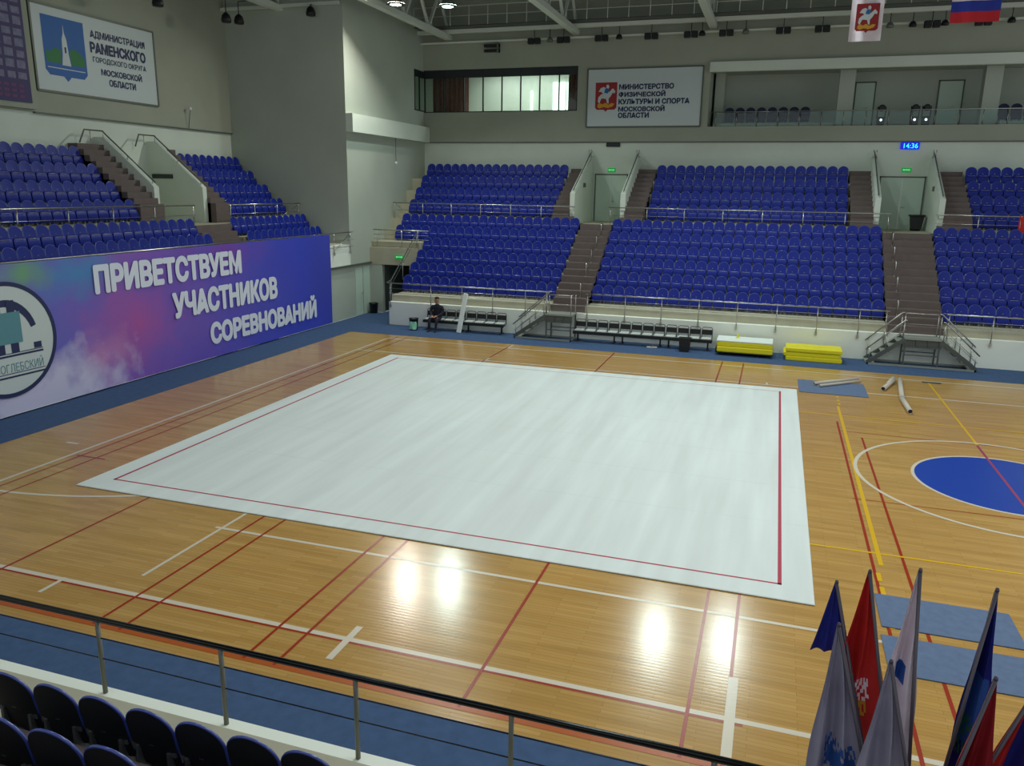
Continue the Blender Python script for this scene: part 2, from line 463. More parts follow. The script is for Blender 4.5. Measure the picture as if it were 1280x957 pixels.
# red badminton lines
hline(-4.45, -2.0, 12.6, 6, .09, .0035); hline(-3.665, -2.0, 12.6, 2, .05, .0016)
for x in (1.32, 4.39, 3.94, 6.40, 6.86, 9.40, 11.97, 12.42):
    vline(x, -4.45, 6.0, 2, .045, .0037)
for x in (2.97, 7.05, 11.02, 11.76): vline(x, 8.0, 17.0, 2, .05, .0037)
vline(-1.45, -4.4, 16.9, 2, .04, .0037); vline(-1.88, -4.4, 16.9, 2, .04, .0037); hline(0.95, -2.0, -1.2, 2, .04, .0038)
vline(14.47, -4.4, 10.2, 2, .05, .0037); vline(14.97, -4.4, 8.85, 2, .05, .0037); hline(4.35, 14.4, 22, 2, .03, .0022); hline(9.3, 14.5, 21, 2, .03, .0022)
# yellow volleyball lines
vline(14.60, 1.3, 11.9, 3, .075, .0040); hline(1.77, 13.4, XR, 3, .055, .0042); hline(10.87, 13.4, XR, 3, .055, .0042)
for k in range(4): vline(14.65, 12.1+.42*k, 12.3+.42*k, 3, .07, .004); vline(14.52, .7-.5*k, 1.0-.5*k, 3, .07, .004)
vline(17.63, 9.25, 16.3, 3, .065, .0043)
# centre circle
fl.m = 4; n = 64; fl.add([(17.62+1.80*math.cos(2*math.pi*i/n), 6.38+1.80*math.sin(2*math.pi*i/n), .0024) for i in range(n)], [tuple(range(n))])
ring(17.62, 6.38, 1.86, 1.79, 1, z=.0028); ring(17.62, 6.38, 3.04, 2.96, 1, z=.0044)
vline(17.62, 3.3, 9.2, 5, .055, .0046)
struct(fl, 'floor', LM)
cp = MB()
for b in ((-6.07, XR, -6.69, -4.68), (-6.07, XR, 17.2, 19.49), (-6.07, -4.25, -4.68, 17.2), (-6.07, -3.62, 19.49, 22.45), (-5.45, -4.21, 22.45, 26.9)):
    cp.box(b[0], b[1], b[2], b[3], -.10, .004)
tag(cp.obj('surround_carpet', M['carpet']), 'blue carpet surround bordering the wooden court on all sides', 'carpet')

# gymnastics carpet
g = MB(); g.bev(-.5, 13.5, -.5, 13.5, .006, .028, .008)
gm = g.obj('gymnastics_carpet', M['gym']); tag(gm, 'large white square gymnastics carpet with red border line on the court', 'carpet')
t = MB(); z = .0295; w = .03
for a in ((-w, 13+w, -.022, .022), (-w, 13+w, 13-.013, 13+.013), (-w, w, -w, 13+w), (13-w, 13+w, -w, 13+w)):
    t.add([(a[0], a[2], z), (a[1], a[2], z), (a[1], a[3], z), (a[0], a[3], z)], [(0, 1, 2, 3)])
t.obj('border_line', M['gymred'], gm, label='thin red border line')
s_ = MB()
for y in (2.5, 4.5, 6.5, 8.5, 10.5): s_.box(-.48, 13.48, y-.004, y+.004, .027, .0288)
s_.obj('seam', M['sign'], gm)
# ------------------------------------------------------------------ walls, terraces
YB = 29.0; ZC = 15.8
w = MB()
def wall_col(x0, x1, holes):
    """back wall between x0 and x1 from the floor up, with open z ranges"""
    z = 0.
    for a, b in holes+[(ZC, ZC)]:
        for lo, hi, mi, yo in ((z, min(a, 8.35), 0, 0), (max(z, 8.35), a, 1, -.06)):
            if hi > lo+1e-6: w.m = mi; w.box(x0, x1, YB+yo, YB+.35, lo, hi)
        z = b
wall_col(-6.1, 2.34, [(9.85, 11.98)]); wall_col(2.34, 8.82, []); wall_col(8.82, 26.0, [(9.03, 11.5)]); wall_col(26.0, XR, [])
struct(w, 'wall_back', [M['wall_low'], M['wall_up']])
tr = MB(); tr.box(-6.1, XR, YB-.085, YB-.0, 8.30, 8.345); struct(tr, 'trim_1', M['frame'])
# left wall of the hall
w = MB(); w.box(-12.6, -12.2, -9, 20.6, 0, 8.28); w.m = 1; w.box(-12.6, -12.12, -9, 20.6, 8.28, ZC)
w.m = 1; w.box(-12.12, -11.92, -9, 10.0, 8.34, ZC)
struct(w, 'wall_left', [M['wall_low'], M['wall_up']])
tr = MB(); tr.box(-12.2, -12.08, 10.0, 20.6, 8.23, 8.28); struct(tr, 'trim_2', M['frame'])
# corner tower
w = MB(); w.m = 1
w.box(-12.6, -6.1, 20.6, 27.78, 8.3, ZC); w.box(-12.6, -6.1, 27.78, 31, 11.92, ZC); w.box(-12.6, -6.1, 27.78, 31, 8.3, 9.9)
w.m = 0; w.box(-12.6, -6.1, 20.6, 29, 3.0, 8.3); w.box(-12.6, -6.1, 20.6, 23.6, 0, 3.0); w.box(-12.6, -6.1, 23.6, 29, 2.6, 3.0)
struct(w, 'wall_corner', [M['wall_grey'], M['wall_grey']])
w = MB(); w.box(-6.1, -5.76, 20.6, YB-.07, 8.32, 9.1); struct(w, 'trim_3', M['wall_low'])
# front of the side stand
w = MB(); w.box(-6.5, -6.1, -9, 20.6, 0, 2.4); w.m = 1; w.box(-6.5, -6.08, -9, 20.6, 2.4, 3.36)
struct(w, 'wall_side_stand_front', [M['wall_grey'], M['white_wall']])
tr = MB(); tr.box(-6.1, -5.98, -9, 23.7, 2.38, 2.45); struct(tr, 'trim_4', M['frame'])
# exit passage under the end of the far stand
w = MB(); w.m = 0
w.box(-6.1, -3.6, 22.49, 22.75, 2.33, 3.14); w.m = 2; w.box(-6.1, -5.46, 22.5, 22.75, 0, 2.33); w.box(-4.0, -3.6, 22.5, 22.75, 0, 2.33); w.m = 0;
w.m = 1; w.box(-6.12, -5.5, 22.75, 27, 0, 2.33); w.box(-4.15, -3.6, 22.75, 27, 0, 2.33); w.box(-6.1, -3.6, 27, 27.2, 0, 2.6); w.box(-6.1, -3.6, 22.75, 27, 2.4, 2.6)
struct(w, 'wall_exit_passage', [M['beige'], M['pass'], M['wall_grey']])
# ceiling
c = MB(); c.box(-12.6, XR, -14, 31, ZC, ZC+.2); struct(c, 'ceiling', M['ceil'])
# terraces ------------------------------------------------------------
ROWB = [20.93+.752*i for i in range(6)]; ROWZ = [1.30+.526*i for i in range(6)]
UPB = [25.75+.76*i for i in range(4)]; UPZ = [4.61+.605*i for i in range(4)]
AIS = [(3.80, 5.24), (16.66, 18.51)]
PASS = [(3.31, 5.48), (16.52, 18.73)]
w = MB()
for x0, x1 in ((-3.6, 3.8), (5.24, 16.66), (18.51, 26.5)):
    w.m = 1; w.box(x0, x1, 19.5, 19.78, 0, 1.02); w.m = 0; w.box(x0, x1, 19.78, ROWB[1]-.62, 0, ROWZ[0])
    for i in range(1, 6):
        y1 = ROWB[i+1]-.62 if i < 5 else 24.82
        xa = -6.1 if (x0 < -3 and i >= 4) else x0
        w.m = 0; w.box(x0, x1, ROWB[i]-.62, y1, 0, ROWZ[i])
        if xa < x0: w.box(xa, x0, 22.75 if i == 4 else ROWB[i]-.62, y1, 2.62, ROWZ[i])
    w.box(min(x0, -6.1) if x0 < -3 else x0, x1, 24.82, 25.13, 2.62, 4.43)
for x0, x1 in ((-6.1, 2.3), (6.6, 15.4), (20.0, 26.5)):
    for i in range(4):
        w.box(x0, x1, UPB[i]-.62, UPB[i]+.14 if i < 3 else YB, 2.62, UPZ[i])
for (x0, x1) in PASS: w.m = 0; w.box(x0-.0, x1+.0, 24.82, YB, 2.62, 4.43)
struct(w, 'floor_far_stand', [M['beige'], M['white_wall']])
# front walls under the aisles
w = MB()
for x0, x1 in AIS: w.box(x0, x1, 19.5, 19.62, 0, 1.05)
struct(w, 'wall_far_stand_front', M['white_wall'])
w = MB()
for x0, x1 in AIS:
    n = 13
    for k in range(n):
        w.box(x0, x1, 19.62+(24.82-19.62)*k/n, 24.82, 0 if k == 0 else 1.05+(4.43-1.05)*(k-1)/n, 1.05+(4.43-1.05)*(k+1)/n-.0)
struct(w, 'floor_far_aisle_stairs', M['brown'])
w = MB()
for x0, x1, pa in ((2.3, 3.08, (2.3, 3.31)), (5.72, 6.6, (5.48, 6.6)), (15.4, 16.29, (15.4, 16.52)), (18.95, 20.0, (18.73, 20.0))):
    w.box(pa[0], pa[1], 24.82, 25.2, 2.62, 4.75); w.box(x0, x1, 25.0, 25.2, 4.75, 5.05)
    for k in range(9): w.box(x0, x1, 25.2+3.5*k/9, YB, 4.43, 5.05+(7.0-5.05)*(k+1)/9)
struct(w, 'floor_far_upper_stairs', M['brown'])
w = MB()
for x0, x1 in ((3.08, 3.31), (5.48, 5.72), (16.29, 16.52), (18.73, 18.95)):
    w.prism([(25.2, 4.43), (25.2, 5.82), (28.7, 7.64), (YB, 7.64), (YB, 4.43)], 'x', x0, x1)
    w.box(x0, x1, 25.17, 25.21, 5.06, 5.82)
struct(w, 'wall_far_passage', M['wall_low'])
# side stand terraces (faces +X)
LB = [-7.5, -8.26]; LZ = [3.40, 3.93]; LUB = [-9.4-.75*i for i in range(4)]
w = MB()
w.box(-7.64, -6.5, -9, 20.6, 2.4, LZ[0])
for a, b in ((-9, 12.95), (15.05, 20.6)): w.box(-8.45, -7.64, a, b, 2.4, LZ[1])
w.box(-9.6, -8.45, -9, 20.6, 2.4, 4.43); w.box(-12.2, -9.6, 12.75, 15.17, 2.4, 4.43)
for a, b in ((-9, 11.3), (16.3, 20.6)):
    for i in range(4): w.box(-12.2, LUB[i]+.62, a, b, 4.43 if i == 0 else UPZ[i-1], UPZ[i])
struct(w, 'floor_side_stand', M['beige'])
w = MB()
for k in range(4): w.box(-8.45-.0, -7.5-.24*k, 12.95, 15.05, LZ[0], LZ[0]+1.03*(k+1)/4-.005)
for a, b in ((11.3, 12.5), (15.4, 16.3)):
    for k in range(11): w.box(-12.2, -9.2-2.8*k/11, a, b, 4.43, 5.0+(7.32-5.0)*(k+1)/11)
struct(w, 'floor_side_stairs', M['brown'])
w = MB()
for a, b in ((12.5, 12.75), (15.17, 15.4)):
    w.prism([(-9.6, 4.43), (-9.6, 5.82), (-11.8, 7.6), (-12.2, 7.6), (-12.2, 4.43)], 'y', a, b)
struct(w, 'wall_side_passage', M['wall_low'])
# near stand under the photographer
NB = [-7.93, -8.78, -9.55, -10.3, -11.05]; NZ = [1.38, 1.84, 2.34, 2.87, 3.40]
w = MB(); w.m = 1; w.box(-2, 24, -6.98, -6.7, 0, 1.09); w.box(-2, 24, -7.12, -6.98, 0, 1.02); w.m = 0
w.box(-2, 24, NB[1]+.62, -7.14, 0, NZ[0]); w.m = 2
for i in range(1, 5): w.box(-2, 24, NB[i+1]+.62 if i < 4 else -11.4, NB[i]+.62, 0, NZ[i])  # brown stands in for shadow on the treads behind the front row
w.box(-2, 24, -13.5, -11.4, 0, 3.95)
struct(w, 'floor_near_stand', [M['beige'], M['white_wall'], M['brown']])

# ------------------------------------------------------------------ doors, windows, balcony
def door(n, x0, x1, y, z0, z1, leaf=1):
    d = MB(); d.box(x0+.06, x1-.06, y-.03, y-.003, z0, z1-.06)
    o = struct(d, 'door_%d' % n, M['door'])
    f = MB(); f.box(x0, x0+.06, y-.05, y-.003, z0, z1); f.box(x1-.06, x1, y-.05, y-.003, z0, z1); f.box(x0, x1, y-.05, y-.003, z1-.06, z1)
    f.obj('door_frame', M['dsteel'] if n > 2 else M['frame'], o)
    h = MB(); xc = (x0+x1)/2
    if leaf == 2: h.box(xc-.008, xc+.008, y-.034, y-.028, z0, z1-.06)
    h.tube([(xc+.08, y-.03, z0+1.0), (xc+.08, y-.08, z0+1.0), (xc+.2, y-.08, z0+1.0)], .012, 6)
    h.obj('door_handle', M['steel'], o)
    return o
door(1, 3.40, 5.10, YB, 4.43, 6.78, 2); door(2, 16.75, 18.68, YB, 4.43, 6.80, 2)
d = MB(); d.box(-6.097, -6.07, 21.0, 22.35, .004, 2.25); do = struct(d, 'door_3', M['door'])
h = MB(); h.box(-6.07, -6.05, 21.67, 21.69, .01, 2.25); h.tube([(-6.07, 21.6, 1.05), (-6.0, 21.6, 1.05), (-6.0, 21.45, 1.05)], .015, 6); h.obj('door_handle', M['steel'], do)
# window band with the lit room behind it
w = MB(); w.m = 0
w.box(-8.5, 2.6, 32.0, 32.2, 9.2, 12.6); w.box(-8.5, 2.6, YB+.35, 32, 9.5, 9.7); w.box(2.45, 2.6, YB+.35, 32, 9.7, 12.3); w.box(-8.6, -8.4, 27.8, 32, 9.7, 12.3)
w.m = 1; w.box(-8.5, 2.6, YB+.35, 32, 12.3, 12.5)
struct(w, 'wall_room_behind_window', [M['room'], M['ceil']])
area('room_light', (-1.2, 30.6, 12.2), 4.5, 140, (1, .98, .95), shape='RECTANGLE', size_y=1.2)
wd = MB(); MX = [-6.06, -4.95, -3.81, -2.74, -1.70, -.68, .34, 1.36, 2.31]
for x in MX: wd.box(x-.03, x+.03, YB-.02, YB+.06, 9.85, 11.98)
wd.box(-6.09, 2.34, YB-.02, YB+.08, 9.85, 9.90); wd.box(-6.09, 2.34, YB-.02, YB+.08, 11.58, 11.64); wd.box(-6.09, 2.34, YB-.02, YB+.08, 11.93, 11.98)
wo = struct(wd, 'window_1', M['mullion'])
for i in range(8):
    p = MB(); p.box(MX[i]+.03, MX[i+1]-.03, YB+.015, YB+.023, 9.90, 11.58); p.obj('pane', M['glass'], wo)
p = MB(); p.box(-6.06, 2.31, YB+.01, YB+.03, 11.64, 11.93); p.obj('header_panel', M['mullion'], wo)
wd = MB()
for y in (27.8, 28.4): wd.box(-6.13, -6.07, y-.03, y+.03, 9.9, 11.92)
wd.box(-6.13, -6.07, 27.8, 28.97, 9.9, 9.95); wd.box(-6.13, -6.07, 27.8, 28.97, 11.58, 11.92)
wo = struct(wd, 'window_2', M['mullion'])
for a, b in ((27.83, 28.37), (28.43, 28.97)):
    p = MB(); p.box(-6.105, -6.095, a, b, 9.95, 11.58); p.obj('pane', M['glass'], wo)
def curtain(x0, x1, y, label):
    rows = []
    for z in (9.72, 10.5, 11.3, 12.2):
        rows.append([(x0+(x1-x0)*i/40, y+.06*math.sin(i*1.15)+.02*math.sin(i*.4+z), z) for i in range(41)])
    m = MB(); m.grid(rows); m.grid([[(p[0], p[1]+.012, p[2]) for p in reversed(r)] for r in rows])
    o = m.obj('curtain', M['curtain']); tag(o, label, 'curtain', 'brown curtains behind the upper window band')
    r = MB(); r.tube([(x0-.1, y, 12.22), (x1+.1, y, 12.22)], .02, 6); r.obj('curtain_rail', M['dark'], o)
curtain(-5.9, -3.86, 29.75, 'brown curtain behind the panes next to the corner tower')
curtain(1.66, 2.40, 29.75, 'narrow brown curtain behind the window pane beside the ministry sign')
dw = MB(); dw.box(.25, 1.75, 31.9, 31.99, 9.9, 11.6); o = struct(dw, 'window_3', M['daylight'])
fr = MB()
for x in (.22, .98, 1.75): fr.box(x-.03, x+.03, 31.86, 31.95, 9.85, 11.65)
fr.obj('window_frame', M['white'], o)
dw = MB(); dw.box(-1.02, -.93, 31.9, 31.99, 9.75, 11.2); struct(dw, 'window_4', M['daylight'])
# balcony
w = MB(); w.m = 0
w.box(8.5, 26.0, 31.8, 32.0, 8.9, 12.0); w.box(8.5, 26.0, YB+.35, 31.8, 8.8, 9.05); w.box(8.62, 8.82, YB+.35, 31.8, 9.05, 12.0); w.box(8.5, 26.0, YB+.35, 31.8, 11.7, 11.9)
w.box(8.95, 9.4, 30.6, 31.8, 9.05, 11.7)
w.box(14.62, 15.3, 29.75, 30.4, 9.05, 11.7); w.box(20.62, 21.3, 29.75, 30.4, 9.05, 11.7)
struct(w, 'wall_balcony_recess', M['wall_grey'])
w = MB(); w.box(8.78, XR, YB-.30, YB-.06, 11.48, 11.92); struct(w, 'trim_5', M['wall_low'])
door(4, 15.45, 16.4, 31.8, 9.05, 11.25); door(5, 19.1, 20.2, 31.8, 9.05, 11.25)

# ------------------------------------------------------------------ seats
def seat_meshes():
    """stadium seat, facing -Y, origin on the tread under the back"""
    def shell(x, z):
        t = (z-.34)/.42
        return .09*t-.02*t*t - .026*(2*x/.42)**2*(1-.3*t)
    def top(x): return .575+.19*math.sqrt(max(0, 1-(2*x/.425)**2*.99))
    nx, nz = 14, 7
    xs = [-.2125*math.cos(math.pi*i/nx) for i in range(nx+1)]
    f, b = [], []
    for k in range(nz+1):
        f.append([(x, shell(x, .22+(top(x)-.22)*k/nz)-.012, .22+(top(x)-.22)*k/nz) for x in xs])
        b.append([(x, shell(x, .22+(top(x)-.22)*k/nz)+.014, .22+(top(x)-.22)*k/nz) for x in xs])
    m = MB(); m.grid(f); m.m = 1; m.grid([list(reversed(r)) for r in b])
    back = m.mesh('backrest', [M['seat'], M['seatback']])
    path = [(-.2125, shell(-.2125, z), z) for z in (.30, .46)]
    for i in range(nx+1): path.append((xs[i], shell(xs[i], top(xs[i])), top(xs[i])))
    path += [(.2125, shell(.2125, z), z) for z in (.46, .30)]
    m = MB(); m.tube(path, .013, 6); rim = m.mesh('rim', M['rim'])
    m = MB(); rows = []
    sec = [(-.13, .085), (-.155, .10), (-.165, .14), (-.150, .30), (-.125, .415), (-.105, .43), (-.09, .415), (-.112, .28), (-.125, .14), (-.115, .095)]
    for x, ins in ((-.205, .02), (-.195, 0), (-.1, 0), (0, 0), (.1, 0), (.195, 0), (.205, .02)):
        d = .018*(1-(x/.21)**2)
        rows.append([(x, y+d, z+(ins if z < .2 else -ins)) for y, z in sec]+[(x, sec[0][0]+d, sec[0][1]+ins)])
    m.grid(rows); n = len(sec)
    m.add([rows[0][i] for i in range(n)], [tuple(range(n))]); m.add([rows[-1][i] for i in range(n)], [tuple(range(n-1, -1, -1))])
    pan = m.mesh('seat_pan', M['seat'])
    m = MB(); m.box(-.16, -.13, -.10, .03, 0, .40); m.box(.13, .16, -.10, .03, 0, .40); m.box(-.2, .2, -.03, .01, .36, .40)
    m.tube([(-.2, -.11, .40), (.2, -.11, .40)], .012, 6); m.box(-.19, -.10, -.12, .07, 0, .012); m.box(.10, .19, -.12, .07, 0, .012)
    m.box(-.02, .02, .015, .035, .44, .50)
    br = m.mesh('bracket', M['bracket'])
    return back, rim, pan, br
SM = seat_meshes()
for me in SM[:1] + SM[2:3]:
    pass
SEATS = []   # x, y, z, rz, label-bits
PITCH = .455
def far_row(x0, n, y, z, rowname, block, fromname):
    for k in range(n):
        SEATS.append((x0+PITCH*(k+.5), y, z, 0., 'blue folding seat, %s from %s %s row, %s' % (ordinal(k+1), fromname, rowname, block)))
RN = ['front', 'second', 'third', 'fourth', 'fifth', 'sixth']
for i in range(6):
    if i < 4: far_row(-3.58, 16, ROWB[i], ROWZ[i], RN[i], 'far end block', 'the corner exit')
    else: far_row(-5.4, 20, ROWB[i], ROWZ[i], RN[i], 'far end block', 'the tower')
    far_row(5.26, 25, ROWB[i], ROWZ[i], RN[i], 'far centre block', 'the single-stairs aisle')
    far_row(18.56, 13, ROWB[i], ROWZ[i], RN[i], 'block beyond the double stairs', 'its aisle')
for i in range(4):
    far_row(-5.5, 17, UPB[i], UPZ[i], RN[i], 'upper far end block', 'the tower')
    far_row(6.68, 19, UPB[i], UPZ[i], RN[i], 'upper far centre block', 'the ministry-sign door')
    far_row(20.05, 11, UPB[i], UPZ[i], RN[i], 'upper far outer block', 'the clock door')
def side_row(y1, n, x, z, rowname, block, fromname):
    for k in range(n):
        SEATS.append((x, y1-PITCH*(k+.5), z, math.pi/2, 'blue folding seat, %s from %s %s row, %s' % (ordinal(k+1), fromname, rowname, block)))
for i in range(2):
    side_row(12.93, 22, LB[i], LZ[i], RN[i], 'stand above the banner', 'the stairs')
    side_row(20.5, 12, LB[i], LZ[i], RN[i], 'corner block above the banner', 'the tower wall')
for i in range(4):
    side_row(11.27, 13, LUB[i], UPZ[i], RN[i], 'block under the administration sign', 'the stairs')
    side_row(20.4, 9, LUB[i], UPZ[i], RN[i], 'upper corner block', 'the tower wall')
for i in range(2):
    n = 12 if i == 0 else 8
    for k in range(n):
        SEATS.append(((6.05 if i == 0 else 7.5)+PITCH*k, NB[i], NZ[i], math.pi, 'dark-backed seat seen from behind, %s along the %s row behind the near railing' % (ordinal(k+1), RN[i])))
def visible(p):
    d = Vector(p)-CAMP; zc = d.dot(fw)
    if zc <= .3: return None
    u = 640+988.8*d.dot(rt)/zc; v = 478.5-988.8*d.dot(up)/zc
    return d.length if (-12 < u < 1292 and -12 < v < 985) else None
order = []
for s in SEATS:
    dd = visible((s[0], s[1], s[2]+.55))
    if dd is not None: order.append((dd, s))
order.sort(key=lambda a: a[0])
proto = thing('stadium_seat', 'x', 'seat', group='blue stadium seats')
for nm, me in zip(('backrest', 'seat_pan', 'bracket'), (SM[0], SM[2], SM[3])):
    o = bpy.data.objects.new(nm, me); COL.objects.link(o); o.parent = proto
    if nm == 'backrest':
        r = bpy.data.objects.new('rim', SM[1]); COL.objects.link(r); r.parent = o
for i, (dd, s) in enumerate(order[:300]):
    o = proto if i == 0 else copy_tree(proto)
    o.location = s[:3]; o.rotation_euler = (0, 0, s[3]); o['label'] = s[4]
rest = [s for dd, s in order[300:]]
mb = MB()
mats = [M['seat'], M['rim'], M['bracket'], M['seatback']]
src = []
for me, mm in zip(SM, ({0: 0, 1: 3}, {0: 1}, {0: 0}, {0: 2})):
    src.append(([v.co.copy() for v in me.vertices], [(tuple(p.vertices), mm[p.material_index], p.use_smooth) for p in me.polygons]))
for s in rest:
    R = Matrix.Translation(s[:3]) @ Matrix.Rotation(s[3], 4, 'Z')
    for vs, fs in src:
        o = len(mb.v); mb.v += [tuple(R @ v) for v in vs]
        for f, mi, sm in fs:
            mb.f.append(tuple(i+o for i in f)); mb.mi.append(mi); mb.sm.append(sm)
o = mb.obj('stadium_seating', mats); o['kind'] = 'stuff'
tag(o, 'remaining blue folding seats filling the farther rows of the stands', 'seats')

# ------------------------------------------------------------------ railings
def railing(name, label, pts, ztop, mids, posts, zfoot, group=None, r=.024, mtop='steel', flange=None, brace=(), rm=None, mpost='steel'):
    """pts: polyline (x, y) of the rail; posts: (x, y); mids: heights"""
    o = thing(name, label, 'railing', (posts[0][0], posts[0][1], zfoot), group=group)
    T = Matrix.Translation((-posts[0][0], -posts[0][1], -zfoot))
    def part(mb, nm, m):
        mb.v = [tuple(T @ Vector(p)) for p in mb.v]; mb.obj(nm, m, o)
    m = MB(); m.tube([(x, y, ztop) for x, y in pts], r, 8); part(m, 'top_rail', M[mtop])
    for z in mids:
        m = MB(); m.tube([(x, y, z) for x, y in pts], rm or r*.45, 6); part(m, 'mid_rail', M[mtop])
    for x, y in posts:
        m = MB(); m.tube([(x, y, zfoot), (x, y, ztop)], r*.8, 8)
        if flange: m.box(min(x, x+flange[0]), max(x, x+flange[0]) + (.0 if flange[0] else .03), min(y, y+flange[1]), max(y, y+flange[1])+(.0 if flange[1] else .03), zfoot, zfoot+.05); m.box(x-.035, x+.035, y-.035, y+.035, zfoot-.01, zfoot+.12)
        part(m, 'post', M[mpost])
    for a, b in brace:
        m = MB(); m.tube([a, b], .012, 6); part(m, 'brace', M['steel'])
    return o
G1 = 'steel railings of the far stand'
FX = [[-3.5, -1.55, -.1, 1.3, 2.75, 3.65], [5.4, 6.95, 8.4, 9.85, 11.3, 12.75, 14.2, 15.65, 16.55], [18.6, 20, 21.45, 22.9, 24.4, 26]]
FL = ['steel front railing of the far end block above the seated person', 'long steel front railing of the far centre block', 'steel front railing of the far block past the double stairs']
for xs, lb in zip(FX, FL):
    railing('stand_railing', lb, [(xs[0]-.08, 19.44), (xs[-1]+.1, 19.44)], 1.85, (1.62, 1.42), [(x, 19.44) for x in xs], .80, G1, flange=(0, .06))
for (a, b), lb in zip(((-6.0, 3.4), (5.0, 16.95), (18.6, 26.2)), ('steel walkway railing under the upper far end block', 'steel walkway railing under the upper far centre block', 'steel walkway railing under the upper far outer block')):
    n = max(2, round((b-a)/1.6)); xs = [a+.1+(b-a-.2)*k/n for k in range(n+1)]
    br = [((-5.9, 24.87, 5.15), (-4.9, 24.87, 4.5))] if a < -5 else []
    railing('walkway_railing', lb, [(a, 24.87), (b, 24.87)], 5.2, (4.85,), [(x, 24.87) for x in xs], 4.43, G1, brace=br)
railing('stand_railing', 'short steel railing above the green corner exit sign', [(-5.95, 22.62), (-3.05, 22.62)], 3.97, (3.75, 3.55), [(-5.75, 22.62), (-4.45, 22.62), (-3.62, 22.62)], 3.05, G1)
# sloping handrail on the end of the far block, beside the exit
o = thing('stair_handrail', 'dark sloping handrail on the end wall beside the corner exit', 'handrail', (-3.66, 20.2, 1.3))
m = MB(); m.tube([(-.02, -.75, .55), (-.02, -.3, .62), (-.02, 2.5, 2.6)], .024, 8); m.obj('top_rail', M['dsteel'], o)
m = MB(); m.tube([(-.02, -.3, .40), (-.02, 2.5, 2.38)], .012, 6); m.obj('mid_rail', M['dsteel'], o)
for y, z in ((-.3, .0), (.9, .6), (2.4, 2.0)):
    m = MB(); m.tube([(-.02, y, z*.9-.0), (-.02, y, .62+(y+.3)*.707)], .016, 6); m.box(-.02, .065, y-.02, y+.02, z*.9, z*.9+.04); m.obj('post', M['steel'], o)
# side stand rails
railing('stand_railing', 'steel top railing of the side stand, the welcome banner hung on it', [(-6.02, -6), (-6.02, 20.75)], 3.93, (3.6, 3.3), [(-6.03, y) for y in (-5, -3.4, -1.8, -.2, 1.4, 3, 4.6, 6.2, 7.8, 9.4, 11, 12.6, 14.2, 15.8, 17.4, 19.1, 20.5)], 2.98, flange=(-.05, 0), brace=[((-6.03, 19.2, 3.2), (-6.03, 20.45, 3.85))])
railing('walkway_railing', 'steel walkway railing of the side stand under the administration sign', [(-8.58, -6), (-8.58, 13.4)], 5.16, (4.8,), [(-8.58, y) for y in (-5, -3.2, -1.4, .4, 2.2, 4, 5.8, 7.6, 9.4, 11.3, 13.3)], 4.43, 'walkway railings of the side stand')
railing('walkway_railing', 'steel walkway railing of the corner block next to the tower wall', [(-8.58, 15.4), (-8.58, 20.5)], 5.16, (4.8,), [(-8.58, y) for y in (15.5, 17.1, 18.7, 20.4)], 4.43, 'walkway railings of the side stand', brace=[((-8.58, 18.8, 4.55), (-8.58, 20.35, 5.1))])
# near rail
railing('stand_railing', 'shaded steel railing in front of the near seats, crossing the bottom of the view', [(-1, -6.78), (22, -6.78)], 1.89, (1.69, 1.47), [(x, -6.78) for x in (-.5, .9, 2.3, 3.75, 5.2, 6.62, 8.03, 9.40, 10.8, 12.38, 13.8, 15.2, 16.6, 18, 19.4)], 1.09, r=.028, mtop='nrail', rm=.006, mpost='npost')
# aisle posts
for (x, lb) in ((4.88, 'far end aisle'), (17.0, 'double-stairs aisle')):
    for k in range(5):
        y = 20.3+.93*k; zf = 1.05+3.38*math.floor((y-19.62)/.4)/13+.26
        o = thing('aisle_post', 'steel grab hoop on the steps, %s up the %s' % (ordinal(k+1), lb), 'handrail', (x, y, zf), group='grab hoops on the aisle steps')
        m = MB(); m.tube([(0, 0, 0), (0, 0, .52), (0, .04, .58), (0, .14, .60), (0, .24, .56), (0, .27, .50), (0, .27, .27)], .022, 8); m.obj('hoop', M['steel'], o)
        m = MB(); m.lathe([(.05, 0), (.05, .012), (.025, .02)], n=10); m.obj('flange', M['steel'], o)
# parapet handrails
def slope_rail(label, pts, brackets, grp):
    o = thing('parapet_handrail', label, 'handrail', pts[0], group=grp); p0 = Vector(pts[0])
    m = MB(); m.tube([Vector(p)-p0 for p in pts], .026, 8); m.obj('rail', M['dsteel'], o)
    for a, b in brackets:
        m = MB(); m.tube([Vector(a)-p0, Vector(b)-p0], .016, 6); m.obj('bracket', M['steel'], o)
for x, lb in ((3.2, 'parapet on the tower side of the ministry-sign door'), (5.6, 'parapet on the centre-block side of the ministry-sign door'), (16.4, 'parapet on the centre-block side of the clock door'), (18.84, 'parapet on the outer side of the clock door')):
    slope_rail('sloping handrail on the '+lb, [(x, 25.25, 5.95), (x, 28.5, 7.68), (x, 28.95, 7.86)],
               [((x, 25.5, 5.95), (x, 25.5, 6.09)), ((x, 27, 6.74), (x, 27, 6.88)), ((x, 28.75, 7.62), (x, 28.75, 7.78)), ((x-.06, 28.6, 7.58), (x-.06, 28.6, 7.95)), ((x+.06, 28.6, 7.58), (x+.06, 28.6, 7.95))], 'handrails on the far parapets')
